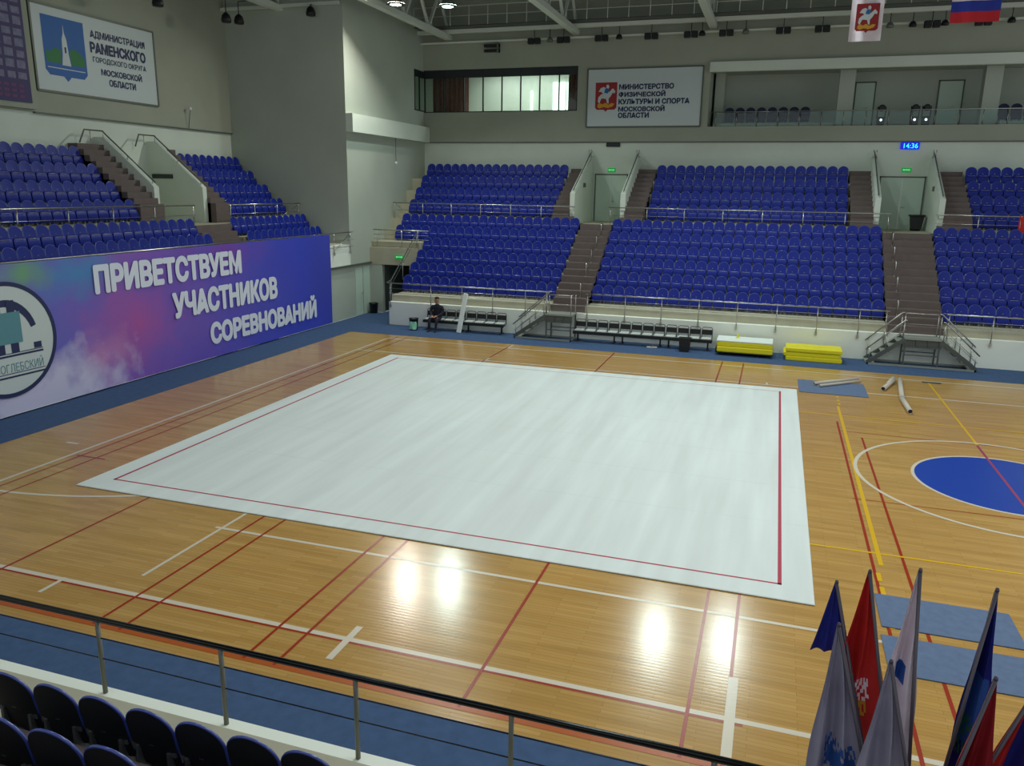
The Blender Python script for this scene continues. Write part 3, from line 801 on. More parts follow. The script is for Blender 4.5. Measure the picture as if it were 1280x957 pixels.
for y, lb in ((12.62, 'side-stand parapet next to the wide side stairs'), (15.28, 'side-stand parapet next to the corner block')):
    slope_rail('looped handrail on the '+lb, [(-9.62, y, 5.98), (-11.75, y, 7.72), (-11.85, y, 7.82), (-11.85, y-.85, 7.82), (-11.6, y-1.35, 7.35)],
               [((-9.75, y, 5.9), (-9.75, y, 6.1)), ((-10.8, y, 6.78), (-10.8, y, 6.96)), ((-11.85, y, 7.58), (-11.85, y, 7.82)), ((-11.85, y-.6, 7.45), (-11.85, y-.6, 7.82))], 'handrails on the side parapets')

# ------------------------------------------------------------------ steel stairs on the court side
def steel_stairs(label, x0, x1, y0, y1, zt, runs):
    o = thing('steel_stairs', label, 'stairs', ((x0+x1)/2, y0, .004)); off = Vector(((x0+x1)/2, y0, .004))
    def part(mb, nm, m, par=None):
        mb.v = [tuple(Vector(p)-off) for p in mb.v]; return mb.obj(nm, m, par or o)
    m = MB(); m.box(x0, x1, y0, y1, zt-.05, zt); m.box(x0, x1, y0-.02, y0, zt-.05, zt+.02); part(m, 'platform', M['grate'])
    m = MB(); m.box(x0, x1, y0, y0+.03, zt-.34, zt-.28)
    for k in range(4): x = x0+.02+(x1-x0-.04)*k/3; m.box(x-.02, x+.02, y0, y0+.03, zt-.30, zt-.04)
    m.box(x0, x1, y0+.05, y0+.07, zt-.30, zt-.05); part(m, 'apron', M['dsteel'])
    for x in (x0+.04, x1-.04):
        for y in (y0+.04, y1-.06):
            m = MB(); m.box(x-.025, x+.025, y-.025, y+.025, .004, zt-.05); part(m, 'leg', M['dsteel'])
    xa = min([x0]+[x0-r for s, r in runs if s < 0]); xb = max([x1]+[x1+r for s, r in runs if s > 0])
    m = MB()
    for y in (y0+.03, y1-.05): m.box(xa, xb, y-.03, y+.03, .004, .07)
    m.box(xa, xa+.06, y0, y1-.03, .004, .07); m.box(xb-.06, xb, y0, y1-.03, .004, .07); part(m, 'base_frame', M['grate'])
    for y in (y0+.04, y1-.06):
        m = MB(); m.beam((x0+.04, y, .44), (x1-.04, y, .44), .03); part(m, 'cross_bar', M['dsteel'])
    for s, run in runs:
        xs = x0 if s < 0 else x1; n = 5
        for k in range(n):
            xx = xs+s*run*(k+.5)/n; z = zt*(n-k-.55)/n
            m = MB(); m.bev(xx-run/n*.62, xx+run/n*.62, y0+.05, y1-.06, z-.035, z, .008); part(m, 'step', M['grate'])
        for y in (y0+.03, y1-.05):
            m = MB(); m.beam((xs, y, zt-.08), (xs+s*run, y, .07), .05, .14); part(m, 'stringer', M['dsteel'])
            hh = .80 if y > y0+.3 else .62
            m = MB(); m.tube([(xs-s*.02, y, zt+hh), (xs+s*.05, y, zt+hh), (xs+s*(run+.05), y, hh-.05)], .024, 8)
            m.tube([(xs, y, zt+hh*.5), (xs+s*run, y, hh*.5)], .012, 6); part(m, 'handrail', M['steel'])
            for f in (.05, .5, .95):
                m = MB(); m.tube([(xs+s*run*f, y, zt*(1-f)+.02), (xs+s*run*f, y, zt*(1-f)+hh-.03)], .018, 8); part(m, 'post', M['steel'])
    for y in (y0+.03,) if len(runs) == 1 else (y1-.05,):
        m = MB(); m.tube([(x0+.05, y, zt+.78), (x1-.05, y, zt+.78)], .024, 8); m.tube([(x0+.05, y, zt+.4), (x1-.05, y, zt+.4)], .013, 6); part(m, 'handrail', M['steel'])
        for x in (x0+.05, x1-.05):
            m = MB(); m.tube([(x, y, zt), (x, y, zt+.78)], .02, 8); part(m, 'post', M['steel'])
    if len(runs) == 1:
        m = MB(); m.tube([(x1-.05, y0+.03, zt+.78), (x1-.05, y1-.08, zt+.78)], .024, 8); part(m, 'handrail', M['steel'])
        m = MB(); m.tube([(x1-.05, y1-.08, zt), (x1-.05, y1-.08, zt+.78)], .02, 8); part(m, 'post', M['steel'])
steel_stairs('grey steel stairs with a single flight, between the two rows of bench seats', 3.88, 4.98, 18.55, 19.42, 1.08, [(-1, 1.32)])
steel_stairs('grey steel double stairs with flights on both sides below the clock door', 17.12, 18.3, 18.6, 19.42, 1.05, [(-1, 1.15), (1, 1.2)])

# ------------------------------------------------------------------ bench seats
def bench(label, x0, y, n=4, pitch=.455):
    o = thing('team_bench', label, 'bench', (x0, y, .004), group='four-seat benches along the stand front')
    w_ = pitch*n
    m = MB(); m.box(0, w_, -.26, -.20, .32, .43); m.box(0, w_, -.2, .05, .36, .40); m.obj('beam', M['dark'], o)
    for x in (.16, w_-.16):
        m = MB(); m.box(x-.03, x+.03, -.03, .03, .03, .34); m.prism([(-.26, 0), (.26, 0), (.24, .03), (.05, .06), (-.05, .06), (-.24, .03)], 'x', x-.03, x+.03); m.obj('leg', M['dark'], o)
    for k in range(n):
        a = k*pitch+.02; b = (k+1)*pitch-.02
        m = MB(); m.bev(a+.02, b-.02, -.20, .16, .43, .485, .02); m.box(a+.1, b-.1, -.08, .08, .39, .43); m.obj('seat', M['benchseat'], o)
        m = MB(); m.tube([(a+.01, .17, .40), (a+.01, .21, .80), (a+.05, .22, .855), (b-.05, .22, .855), (b-.01, .21, .80), (b-.01, .17, .40)], .014, 6); m.obj('back_frame', M['dark'], o)
        m = MB(); m.bev(a+.01, b-.01, .175, .205, .57, .77, .01); m.obj('backrest', M['dark'], o)
bench('black-framed four-seat bench with the seated person', -1.68, 19.12)
bench('black-framed four-seat bench behind the leaning white panel', .17, 19.12)
bench('four-seat bench next to the single steel stairs', 5.0, 18.98)
bench('middle four-seat bench of the three between the steel stairs and yellow mats', 6.83, 18.98)
bench('four-seat bench next to the yellow mat trolley', 8.66, 18.98)

# ------------------------------------------------------------------ seated person
def skin_body(verts, edges, zones, levels=1):
    me = bpy.data.meshes.new('body'); me.from_pydata([v[:3] for v in verts], [], []) if 0 else me.from_pydata([v[:3] for v in verts], edges, [])
    o = bpy.data.objects.new('body', me); COL.objects.link(o)
    md = o.modifiers.new('s', 'SKIN'); md.use_smooth_shade = True
    for i, v in enumerate(verts):
        sv = me.skin_vertices[0].data[i]; r = v[3]; sv.radius = r if isinstance(r, tuple) else (r, r); sv.use_root = (i == 0)
    o.modifiers.new('u', 'SUBSURF').levels = levels; o.modifiers['u'].render_levels = levels
    dg = bpy.context.evaluated_depsgraph_get(); m2 = bpy.data.meshes.new_from_object(o.evaluated_get(dg))
    bpy.data.objects.remove(o)
    m2.materials.clear()
    for k in ('cloth_d', 'trouser', 'skin', 'dark'): m2.materials.append(M[k])
    for p in m2.polygons: p.material_index = zones(p.center); p.use_smooth = True
    return m2
V = [(0, 0, .55, (.15, .12)), (0, -.01, .70, (.145, .115)), (0, -.02, .88, (.17, .12)), (0, -.03, 1.02, (.15, .10)), (0, -.035, 1.10, .062), (0, -.05, 1.16, .058), (0, -.065, 1.23, (.078, .09)), (0, -.07, 1.31, (.082, .1)), (0, -.06, 1.385, (.06, .07)), (0, -.175, 1.255, .014)]
E_ = [(0, 1), (1, 2), (2, 3), (3, 4), (4, 5), (5, 6), (6, 7), (7, 8), (6, 9)]
def chain(root, pts):
    i = root
    for p in pts: V.append(p); E_.append((i, len(V)-1)); i = len(V)-1
    return i
for s in (-1, 1):
    chain(7, [(s*.092, -.05, 1.285, .018)])
    h = chain(3, [(s*.18, -.03, 1.0, .072), (s*.25, -.06, .78, .055), (s*.14, -.27, .66, .042), (s*.09, -.33, .64, .032), (s*.06, -.385, .63, (.038, .022))])
    for k, (dx, ln) in enumerate(((.030, .85), (.010, 1.), (-.012, .95), (-.032, .75))):
        chain(h, [(s*(.052+dx*.9)-s*.01, -.42, .625, .011), (s*(.045+dx), -.42-.045*ln, .612, .0095), (s*(.04+dx), -.42-.07*ln, .59, .008)])
    chain(h-1, [(s*.05, -.36, .655, .012), (s*.025, -.385, .655, .010)])
    a = chain(0, [(s*.10, -.06, .53, .095), (s*.15, -.44, .53, .07), (s*.13, -.52, .30, .056), (s*.12, -.50, .11, .042), (s*.125, -.54, .06, (.045, .042)), (s*.14, -.68, .045, (.043, .03)), (s*.145, -.74, .04, (.03, .022))])
def zones(c):
    if c.z < .10 and c.y < -.42: return 3
    if c.z > 1.115 or (c.y < -.345 and .56 < c.z < .70 and abs(c.x) < .12): return 2
    return 0 if (c.z > .60 or (c.y > -.36 and c.z > .62)) else 1
o = bpy.data.objects.new('person', skin_body(V, E_, zones)); COL.objects.link(o)
o.location = (-1.07, 19.06, .004); o.scale = (1.2, 1.05, 1.0)
tag(o, 'person in dark clothes sitting on the bench with hands in lap', 'person')
hv = MB()
rows = []
for i in range(6):
    th = math.pi*.5*i/5
    rows.append([(.086*math.cos(a)*math.cos(th), -.055+.098*math.sin(a)*math.cos(th), 1.36+(.078*math.sin(th))-(.055*max(0, math.sin(a)+.35) if i == 0 else 0)) for a in [2*math.pi*k/16 for k in range(17)]])
hv.grid(rows); hv.obj('hair', M['hair'], o)

# ------------------------------------------------------------------ things on the floor
# leaning white panel
pa = MB(); pa.bev(-.10, .10, -.05, .05, 0, 1.68, .02)
o = pa.obj('foam_panel', M['white']); o.location = (.08, 18.62, .022); o.rotation_euler = (math.radians(-10), math.radians(7.5), 0)
tag(o, 'tall narrow white foam panel leaning against the bench', 'panel')
def bin_(label, x, y, r, h, m, band=None, liner=None):
    o = thing('waste_bin', label, 'bin', (x, y, .004))
    b = MB(); b.smooth = True; b.lathe([(r*.8, 0), (r*.84, .02), (r*.98, h-.04), (r*1.06, h-.03), (r*1.06, h), (r*.96, h), (r*.94, h-.08)], n=20); b.obj('body', M[m], o)
    if liner:
        l = MB(); l.smooth = True
        rows = [[(r*(1.05+.12*math.sin(5*a+z*9))*math.cos(a), r*(1.05+.12*math.sin(5*a+z*9))*math.sin(a)-.02, z*h) for a in [math.pi*(1.3+.55*k/16) for k in range(17)]] for z in (.08, .3, .55, .75)]
        l.grid(rows); l.grid([[(p[0]*.97, p[1]*.97, p[2]) for p in reversed(q)] for q in rows]); l.obj('bag', M[liner], o, label='pale green bag over the bin front')
    else:
        l = MB(); l.tube([(r*1.03*math.cos(a), r*1.03*math.sin(a), h) for a in [2*math.pi*k/20 for k in range(20)]], .018, 6, closed=True); l.obj('rim', M['dark'], o)
bin_('dark bin with a pale green bag beside the bench end', -2.02, 18.68, .2, .50, 'dark', liner='rub')
bin_('black bin in the corner beside the exit passage', -5.78, 22.15, .21, .48, 'dark')
o = thing('waste_bin', 'square black bin in front of the bench seats', 'bin', (9.5, 18.42, .004))
b = MB(); b.prism([(-.17, 0), (.17, 0), (.22, .50), (-.22, .50)], 'y', -.17, .17); b.obj('body', M['dark'], o)
b = MB(); b.box(-.235, .235, -.19, .19, .50, .53); b.box(-.06, .06, -.2, -.185, .40, .47); b.obj('rim', M['dark'], o)
o = thing('waste_bin', 'black wheeled bin in front of the clock door', 'bin', (18.33, 27.7, 4.43))
b = MB(); b.prism([(-.2, .06), (.2, .06), (.27, .62), (-.27, .62)], 'y', -.2, .22); b.obj('body', M['dark'], o)
b = MB(); b.bev(-.32, .32, -.26, .28, .62, .70, .02); b.obj('lid', M['dark'], o)
b = MB(); b.lathe([(.07, -.2), (.07, .2)], c=(0, .2, .07), axis='x', n=12); b.obj('wheels', M['dark'], o)
# yellow mats on trolley and stack
def slab(name, mat_, x0, x1, y0, y1, z0, z1, label, cat, group=None, c=.03):
    b = MB(); b.bev(0, x1-x0, 0, y1-y0, 0, z1-z0, c); o = b.obj(name, M[mat_]); o.location = (x0, y0, z0); return tag(o, label, cat, group)
o = thing('mat_trolley', 'low black trolley on castors under the yellow mats beside the bench', 'trolley', (10.66, 18.2, .004))
b = MB(); b.box(0, 2.06, 0, 1.05, .10, .14); b.box(0, .04, 0, 1.05, .14, .30); b.obj('deck', M['dark'], o)
for x in (.25, 1.55, 1.95):
    for y in (.12, .9):
        b = MB(); b.lathe([(.045, -.02), (.045, .02)], c=(x, y, .046), axis='x', n=12); b.box(x-.03, x+.03, y-.02, y+.02, .05, .10); b.obj('caster', M['dark'], o)
slab('gym_mat', 'yellow', 10.71, 12.72, 18.16, 19.2, .145, .345, 'thick yellow gym mat lying directly on the black trolley', 'mat', 'yellow gym mats')
slab('gym_mat', 'yellow', 10.70, 12.70, 18.2, 19.22, .347, .525, 'yellow gym mat under the white sheet, upper one on the trolley', 'mat', 'yellow gym mats')
slab('folded_sheet', 'white', 10.68, 12.70, 18.2, 19.25, .527, .58, 'flat white sheet on top of the trolley mats', 'sheet', c=.012)
o = thing('cone_marker', 'small yellow-green marker standing on the white sheet', 'marker', (11.42, 18.9, .58))
b = MB(); b.lathe([(.09, 0), (.09, .015), (.045, .03), (.035, .14), (.015, .16)], n=14); b.obj('cone', M['yellow'], o)
for k, (z, dx, lb) in enumerate(((.004, .06, 'bottom yellow gym mat of the stack standing by itself on the carpet'), (.166, -.02, 'middle yellow gym mat of the stack standing by itself'), (.328, .05, 'top yellow gym mat of the stack standing by itself'))):
    slab('gym_mat', 'yellow', 13.12+dx, 15.06+dx, 18.2+(k % 2)*.04, 19.15, z, z+.16, lb, 'mat', 'yellow gym mats')
o = thing('wooden_block', 'small pale wooden block under the bench seats', 'block', (8.23, 18.60, .004), .25)
b = MB(); b.bev(-.2, .2, -.06, .06, 0, .05, .01); b.obj('board', M['tube'], o); b = MB(); b.box(-.03, .03, -.03, .03, .05, .16); b.obj('peg', M['brown'], o)
# blue strips
for x0, x1, y0, y1, lb in ((13.56, 15.56, 13.3, 15.05, 'small blue carpet strip beside the far corner of the white carpet'), (14.38, 16.2, -.78, .22, 'blue carpet strip behind the flags, farther of two'), (14.34, 16.2, -1.98, -1.02, 'blue carpet strip behind the flags, closer of two')):
    b = MB(); b.bev(0, x1-x0, 0, y1-y0, 0, .012, .004); o = b.obj('carpet_strip', M['mat_blue']); o.location = (x0, y0, .006); tag(o, lb, 'carpet', 'blue carpet strips')
# tubes
def pipe(label, a, b_, r, m='tube'):
    a, b_ = Vector(a), Vector(b_); o = thing('floor_tube', label, 'tube', a, group='loose tubes lying on the court')
    d = b_-a; p = MB(); ang = math.atan2(d.y, d.x); n = 14; L = d.length
    prof = []
    vs, fs = [], []
    for rr, xx in ((r, 0), (r, L), (r*.85, L), (r*.85, 0)):
        for k in range(n): t_ = 2*math.pi*k/n; vs.append((xx, rr*math.cos(t_), rr*math.sin(t_)))
    for i in range(4):
        for k in range(n): j = (k+1) % n; i2 = (i+1) % 4; fs.append((i*n+k, i2*n+k, i2*n+j, i*n+j))
    p.smooth = True; p.add(vs, fs); p.obj('wall', M[m], o)
    e = MB(); e.lathe([(r*.84, L*.02), (r*.84, L*.98)], axis='x', n=n); e.obj('core', M['dark'], o)
    o.rotation_euler = (0, 0, ang)
pipe('grey tube on the small blue strip, beside its twin', (14.02, 14.35, .075), (15.45, 15.62, .075), .05)
pipe('thin grey tube on the small blue strip, in front of its twin', (14.17, 14.12, .065), (15.5, 15.35, .065), .042)
pipe('long grey tube lying straight away from the camera', (16.47, 13.4, .075), (16.74, 16.0, .075), .072)
pipe('short grey tube pointing to the centre circle', (16.47, 11.75, .075), (16.46, 13.36, .075), .07)
pipe('grey tube with a black open end, angled against the long tube', (16.06, 14.4, .075), (16.52, 15.75, .075), .07)
pipe('grey tube with its dark end, behind the angled tube', (16.27, 15.1, .075), (16.56, 16.1, .075), .07)
b = MB(); b.box(-.28, .28, -.05, .05, 0, .02); o = b.obj('floor_plate', M['dsteel']); o.location = (17.72, 16.2, .007); tag(o, 'flat dark floor plate at the end of the yellow centre line', 'plate')

# ------------------------------------------------------------------ welcome banner
YX = (0, 1, 0); ZX = (0, 0, 1)
rows = []
for i in range(13):
    z = .05+3.86*i/12
    rows.append([(-5.94+.012*math.sin(j*.55+i*.3)+.012*(1-i/12)*math.sin(j*.21), -4+22.6*j/90, z) for j in range(91)])
b = MB(); b.grid(rows); b.grid([[(p[0]-.008, p[1], p[2]) for p in reversed(r)] for r in rows])
bn = b.obj('welcome_banner', M['banner']); tag(bn, 'huge blue-violet welcome banner hanging along the side stand', 'banner')
XB = -5.905
def lettering(par, s, w_, h, org, ux, uy, m, heavy=0., label=None):
    b = MB(); vs, fs, loops = text_mesh(s, w_, h, want_loops=True)
    if heavy:
        from mathutils.geometry import delaunay_2d_cdt
        V2, E2 = [], []
        def ring_(ps): o = len(V2); n = len(ps); V2.extend(Vector(p) for p in ps); E2.extend((o+k, o+(k+1) % n) for k in range(n))
        A, B = [], []
        for l in loops:
            ring_(l)
            for k in range(len(l)):
                p, q_ = Vector(l[k-1]), Vector(l[k]); d = q_-p; A.append(l[k-1]); B.append(l[k])
                if d.length > 1e-5:
                    nn = Vector((-d.y, d.x)).normalized()*heavy
                    ring_([p-nn, q_-nn, q_+nn, p+nn])
                ring_([(q_.x+heavy*math.cos(t*math.pi/3+.03), q_.y+heavy*math.sin(t*math.pi/3+.03)) for t in range(6)])
        vo, _, fo, *_ = delaunay_2d_cdt(V2, E2, [], 0, 1e-5)
        P = np.array([(v.x, v.y) for v in vo]); F = np.array([list(f) for f in fo]); C_ = P[F].mean(1)
        A = np.array(A); B = np.array(B); D = B-A; L2 = np.maximum((D**2).sum(1), 1e-12)
        keep = np.zeros(len(F), bool)
        for k0 in range(0, len(F), 2000):
            c_ = C_[k0:k0+2000, None, :]
            t = np.clip(((c_-A)*D).sum(2)/L2, 0, 1)
            near = (((A+t[..., None]*D-c_)**2).sum(2).min(1)) < (heavy*.985)**2
            cr = D[:, 0]*(c_[..., 1]-A[:, 1])-(c_[..., 0]-A[:, 0])*D[:, 1]
            upw = (A[:, 1] <= c_[..., 1]) & (B[:, 1] > c_[..., 1]) & (cr > 0); dnw = (A[:, 1] > c_[..., 1]) & (B[:, 1] <= c_[..., 1]) & (cr < 0)
            keep[k0:k0+2000] = near | ((upw.sum(1)-dnw.sum(1)) != 0)
        vs = [tuple(p) for p in P]; fs = []
        for f in F[keep]:
            p, q_, r_ = P[f[0]], P[f[1]], P[f[2]]; ar_ = (q_[0]-p[0])*(r_[1]-p[1])-(q_[1]-p[1])*(r_[0]-p[0])
            if abs(ar_) > 1e-10: fs.append(tuple(int(k) for k in f) if ar_ > 0 else tuple(int(k) for k in reversed(f)))
    put2d(b, vs, fs, org, ux, uy, .004)
    o = b.obj('lettering', m, par)
    if label: o['label'] = label
for s, y0, y1, z0, z1 in (('ПРИВЕТСТВУЕМ', 5.78, 12.36, 2.87, 3.62), ('УЧАСТНИКОВ', 8.82, 14.48, 1.70, 2.47), ('СОРЕВНОВАНИЙ', 10.52, 17.22, .55, 1.42)):
    lettering(bn, s, y1-y0, z1-z0, (XB, y0, z0), YX, ZX, M['text'], .052, 'white welcome lettering')
em = MB(); cy, cz, R_ = 2.79, 2.00, 1.49; N_ = 64
poly2d(em, [(R_*.94*math.cos(2*math.pi*i/N_), R_*.94*math.sin(2*math.pi*i/N_)) for i in range(N_)], (XB-.004, cy, cz), YX, ZX)
eo = em.obj('emblem', M['sign'], bn, label='round white emblem with a navy ring')
em = MB(); x = XB
vs = []
for i in range(N_): a = 2*math.pi*i/N_; vs += [(R_*math.cos(a), R_*math.sin(a)), (R_*.925*math.cos(a), R_*.925*math.sin(a))]
put2d(em, vs, [(2*i, (2*i+2) % (2*N_), (2*i+3) % (2*N_), 2*i+1) for i in range(N_)], (x, cy, cz), YX, ZX)
# letter C: a thick upper arm running down to its tip, and a lower terminal
ar = []
for i in range(19):
    a = math.radians(18+160*i/18); th = .055+.15*(1-abs(i-5)/18.)
    ar += [(.92*math.cos(a)+.02, 1.08*math.sin(a)-.05), ((.92-th)*math.cos(a)+.02, (1.08-th)*math.sin(a)-.05)]
put2d(em, ar, [(2*i, 2*i+2, 2*i+3, 2*i+1) for i in range(18)], (x, cy, cz), YX, ZX)
poly2d(em, [(.76, -.33), (.99, -.33), (.99, -.17), (.76, -.17)], (x+.002, cy, cz), YX, ZX)
poly2d(em, [(-.95, .0), (-.85, .0), (-.80, -.40), (-.92, -.40)], (x+.002, cy, cz), YX, ZX)
for z0, h in ((-.44, .05), (-.98, .045), (-.88, .02), (-.36, .02)): poly2d(em, [(-1.05, z0), (1.02, z0), (1.02, z0+h), (-1.05, z0+h)], (x+.004, cy, cz), YX, ZX)
em.obj('emblem_ink', M['navy'], eo)
em = MB()
for k, (y0, z0, y1, z1) in enumerate(((-.30, -.34, -.08, 1.0), (.10, -.34, .32, 1.0), (-.42, -.10, .45, .70))):
    em.m = 0 if k < 2 else 1; poly2d(em, [(y0, z0), (y1, z0), (y1, z1), (y0, z1)], (XB+.006+.002*k, cy, cz), YX, ZX)
em.m = 1; vs, fs = text_mesh('БОРИСОГЛЕБСКИЙ', 1.98, .29, .0); put2d(em, vs, fs, (XB+.004, cy-1.0, cz-.84), YX, ZX)
em.obj('emblem_tower', [M['navy'], M['teal']], eo)

# ------------------------------------------------------------------ wall signs
def shield(mb, org, ux, uy, w_, h, d):
    c = w_*.09
    poly2d(mb, [(0, h), (0, c), (c, 0), (w_/2-c, 0), (w_/2, -c), (w_/2+c, 0), (w_-c, 0), (w_, c), (w_, h)], org, ux, uy, d)
RIDER = [(.12, .30), (.20, .22), (.24, .34), (.30, .42), (.50, .40), (.56, .24), (.63, .22), (.62, .40), (.72, .50), (.80, .62), (.90, .60), (.92, .68), (.80, .78), (.70, .70), (.62, .64), (.58, .74), (.64, .84), (.58, .93), (.50, .90), (.50, .78), (.38, .84), (.24, .80), (.14, .66), (.26, .66), (.36, .60), (.26, .56), (.14, .46)]
DRAGON = [(.10, .10), (.22, .05), (.40, .10), (.60, .06), (.82, .12), (.90, .22), (.76, .24), (.62, .18), (.48, .26), (.34, .20), (.20, .26), (.12, .20)]
def george(par, org, ux, uy, w_, h, d=.004):
    a = MB(); shield(a, org, ux, uy, w_, h, d); o = a.obj('crest', M['red'], par, label='red crest with a mounted rider')
    a = MB(); a.m = 0; poly2d(a, [(x*w_, y*h) for x, y in RIDER], org, ux, uy, d+.004)
    a.m = 1; poly2d(a, [(x*w_, y*h) for x, y in DRAGON], org, ux, uy, d+.005)
    a.m = 2; poly2d(a, [(x*w_, y*h) for x, y in ((.40, .62), (.58, .60), (.64, .74), (.52, .80), (.44, .76))], org, ux, uy, d+.006)
    for m_ in a.mi: pass
    a.obj('crest_rider', [M['sign'], M['gold'], M['sblue']], o)
def panel(label, name, org, ux, uy, w_, h):
    ux, uy = Vector(ux), Vector(uy); n = ux.cross(uy); org = Vector(org)
    o = thing(name, label, 'sign', org); 
    def P(mb): mb.v = [tuple(Vector(p)-org) for p in mb.v]; return mb
    a = MB(); p0 = org; q = [p0, p0+ux*w_, p0+ux*w_+uy*h, p0+uy*h]
    vs = [v+n*.005 for v in q]+[v+n*.05 for v in q]; a.add(vs, [(3, 2, 1, 0), (4, 5, 6, 7), (0, 1, 5, 4), (1, 2, 6, 5), (2, 3, 7, 6), (3, 0, 4, 7)]); P(a).obj('panel', M['sign'], o)
    a = MB()
    for i in range(4): a.beam(q[i]+n*.035, q[(i+1) % 4]+n*.035, .07)
    P(a).obj('frame', M['frame'], o)
    return o
UX, UZ = (1, 0, 0), (0, 0, 1)
po = panel('white ministry of sport sign with a red crest, on the far wall', 'wall_sign', (2.86, YB-.06, 9.05), UX, UZ, 5.62, 2.74)
a = MB()
for s, x1, zt in (('МИНИСТЕРСТВО', 7.12, 11.05), ('ФИЗИЧЕСКОЙ', 6.73, 10.70), ('КУЛЬТУРЫ И СПОРТА', 7.90, 10.36), ('МОСКОВСКОЙ', 6.73, 10.02), ('ОБЛАСТИ', 5.98, 9.72)):
    lettering(po, s, x1-4.47, .27 if 'Й' in s else .23, (4.47-2.86, -.055, zt-.24-9.05), UX, UZ, M['navy'], .016)
george(po, (3.28-2.86, -.054, 9.87-9.05), UX, UZ, 1.08, 1.28)
po = panel('white administration sign with a blue crest, on the side wall', 'wall_sign', (-12.12, 10.22, 9.02), YX, UZ, 5.7, 2.82)
a = MB()
for s, y0, y1, zb, zt, bo in (('АДМИНИСТРАЦИЯ', 12.72, 15.4, 11.08, 11.36, .01), ('РАМЕНСКОГО', 12.68, 15.38, 10.60, 10.95, .035), ('ГОРОДСКОГО ОКРУГА', 12.74, 15.38, 10.24, 10.46, .0), ('МОСКОВСКОЙ', 13.08, 15.10, 9.86, 10.12, .012), ('ОБЛАСТИ', 13.42, 14.74, 9.50, 9.73, .012)):
    lettering(po, s, y1-y0, zt-zb, (.055, y0-10.22, zb-9.02), YX, UZ, M['navy'], bo*.5+.006)
org = (.054, 10.62-10.22, 9.58-9.02)
a = MB(); shield(a, org, YX, UZ, 1.80, 1.95, .0); so = a.obj('crest', M['sblue'], po, label='blue crest with a white tower')
a = MB(); a.m = 0
poly2d(a, [(.72, .38), (1.10, .38), (1.04, .75), (1.0, 1.25), (.93, 1.45), (.90, 1.75), (.87, 1.45), (.80, 1.25), (.78, .75)], org, YX, UZ, .004)
a.m = 1; poly2d(a, [(.08, .42), (.70, .42), (.72, .85), (.5, .95), (.25, .78), (.08, .8)], org, YX, UZ, .003); poly2d(a, [(1.12, .42), (1.72, .42), (1.72, .72), (1.5, .9), (1.3, 1.0), (1.08, .9)], org, YX, UZ, .003)
a.m = 2; poly2d(a, [(.88, .80), (.95, .80), (.95, 1.0), (.88, 1.0)], org, YX, UZ, .006); a.m = 0; poly2d(a, [(.1, .24), (1.7, .24), (1.7, .27), (.1, .27)], org, YX, UZ, .003)
a.obj('crest_tower', [M['sign'], M['sgreen'], M['navy']], so)
# purple photo poster
o = thing('wall_poster', 'tall purple poster covered with small photos, beside the administration sign', 'poster', (-11.90, 5.0, 8.5))
a = MB(); a.box(-.015, .03, 0, 4.75, .02, 4.6); a.obj('panel', M['purple'], o)
a = MB()
for r in range(11):
    for c in range(11):
        y = .12+c*.42; z = .75+r*.34
        if c < 7 and 0 < r < 4: continue
        a.box(.03, .036, y+(.03 if (r+c) % 3 == 0 else 0), y+.32, z, z+.25-(.04 if (r*c) % 4 == 0 else 0))
a.obj('photo_grid', M['lilac'], o)
a = MB()
for r in range(3):
    for c in range(12):
        if r == 0 or c > 6: a.box(.03, .036, 1.2+c*.28, 1.2+c*.28+.2, .15+r*.17, .15+r*.17+.09)
a.obj('caption_marks', M['capt'], o, label='rows of reddish caption marks')
a = MB(); poly2d(a, [(.3, .8), (2.9, .8), (2.9, 1.5), (2.4, 2.0), (1.5, 2.1), (.5, 1.9)], (.045, 0, 0), YX, UZ); a.obj('figure', M['brownp'], o)

# ------------------------------------------------------------------ exit signs, clock, display, small fittings
def exit_sign(label, x, y, z, w_=.40, h=.2):
    o = thing('exit_sign', label, 'sign', (x, y, z), group='green exit signs')
    a = MB(); a.bev(-w_/2, w_/2, -.05, -.004, -h/2, h/2, .01); a.obj('case', M['green'], o)
    a = MB(); vs, fs = text_mesh('ВЫХОД', w_*.7, h*.34, .01); put2d(a, vs, fs, (-w_*.35, -.053, -h*.17), UX, UZ); a.obj('lettering', M['exitw'], o)
exit_sign('green exit sign above the door nearest the ministry sign', 4.24, YB, 6.97)
exit_sign('green exit sign above the door under the clock', 17.82, YB, 7.08)
exit_sign('green exit sign over the dark corner passage', -4.52, 22.5, 2.72, .46, .2)
o = thing('digital_clock', 'blue digital wall clock showing 14:36', 'clock', (17.45, YB, 7.98))
a = MB(); a.bev(0, .78, -.08, -.004, 0, .31, .02); a.obj('case', M['clockb'], o)
a = MB(); vs, fs = text_mesh('14:36', .58, .21, .012); put2d(a, vs, fs, (.13, -.083, .05), UX, UZ); a.obj('digits', M['digit'], o)
o = thing('display_panel', 'small dark display panel on the far wall above the left far door', 'display', (3.92, YB, 8.1))
o['label'] = 'small dark display panel on the far wall under the ministry sign'
a = MB(); a.bev(0, .70, -.08, -.004, 0, .2, .015); a.obj('case', M['dark'], o); a = MB(); a.box(.03, .67, -.083, -.08, .03, .17); a.obj('screen', M['mullion'], o)
def camera_fit(label, p, rod):
    o = thing('wall_camera', label, 'camera', p)
    a = MB(); a.tube([(0, 0, 0), rod], .014, 6); a.obj('rod', M['dsteel'], o)
    a = MB(); a.smooth = True; a.lathe([(.02, .06), (.06, .03), (.075, -.02), (.05, -.07), (.01, -.085)], n=14); a.obj('housing', M['white'], o)
camera_fit('small camera on a hanging rod under the tower ledge', (-5.95, 25.2, 7.15), (0, 0, 1.17))
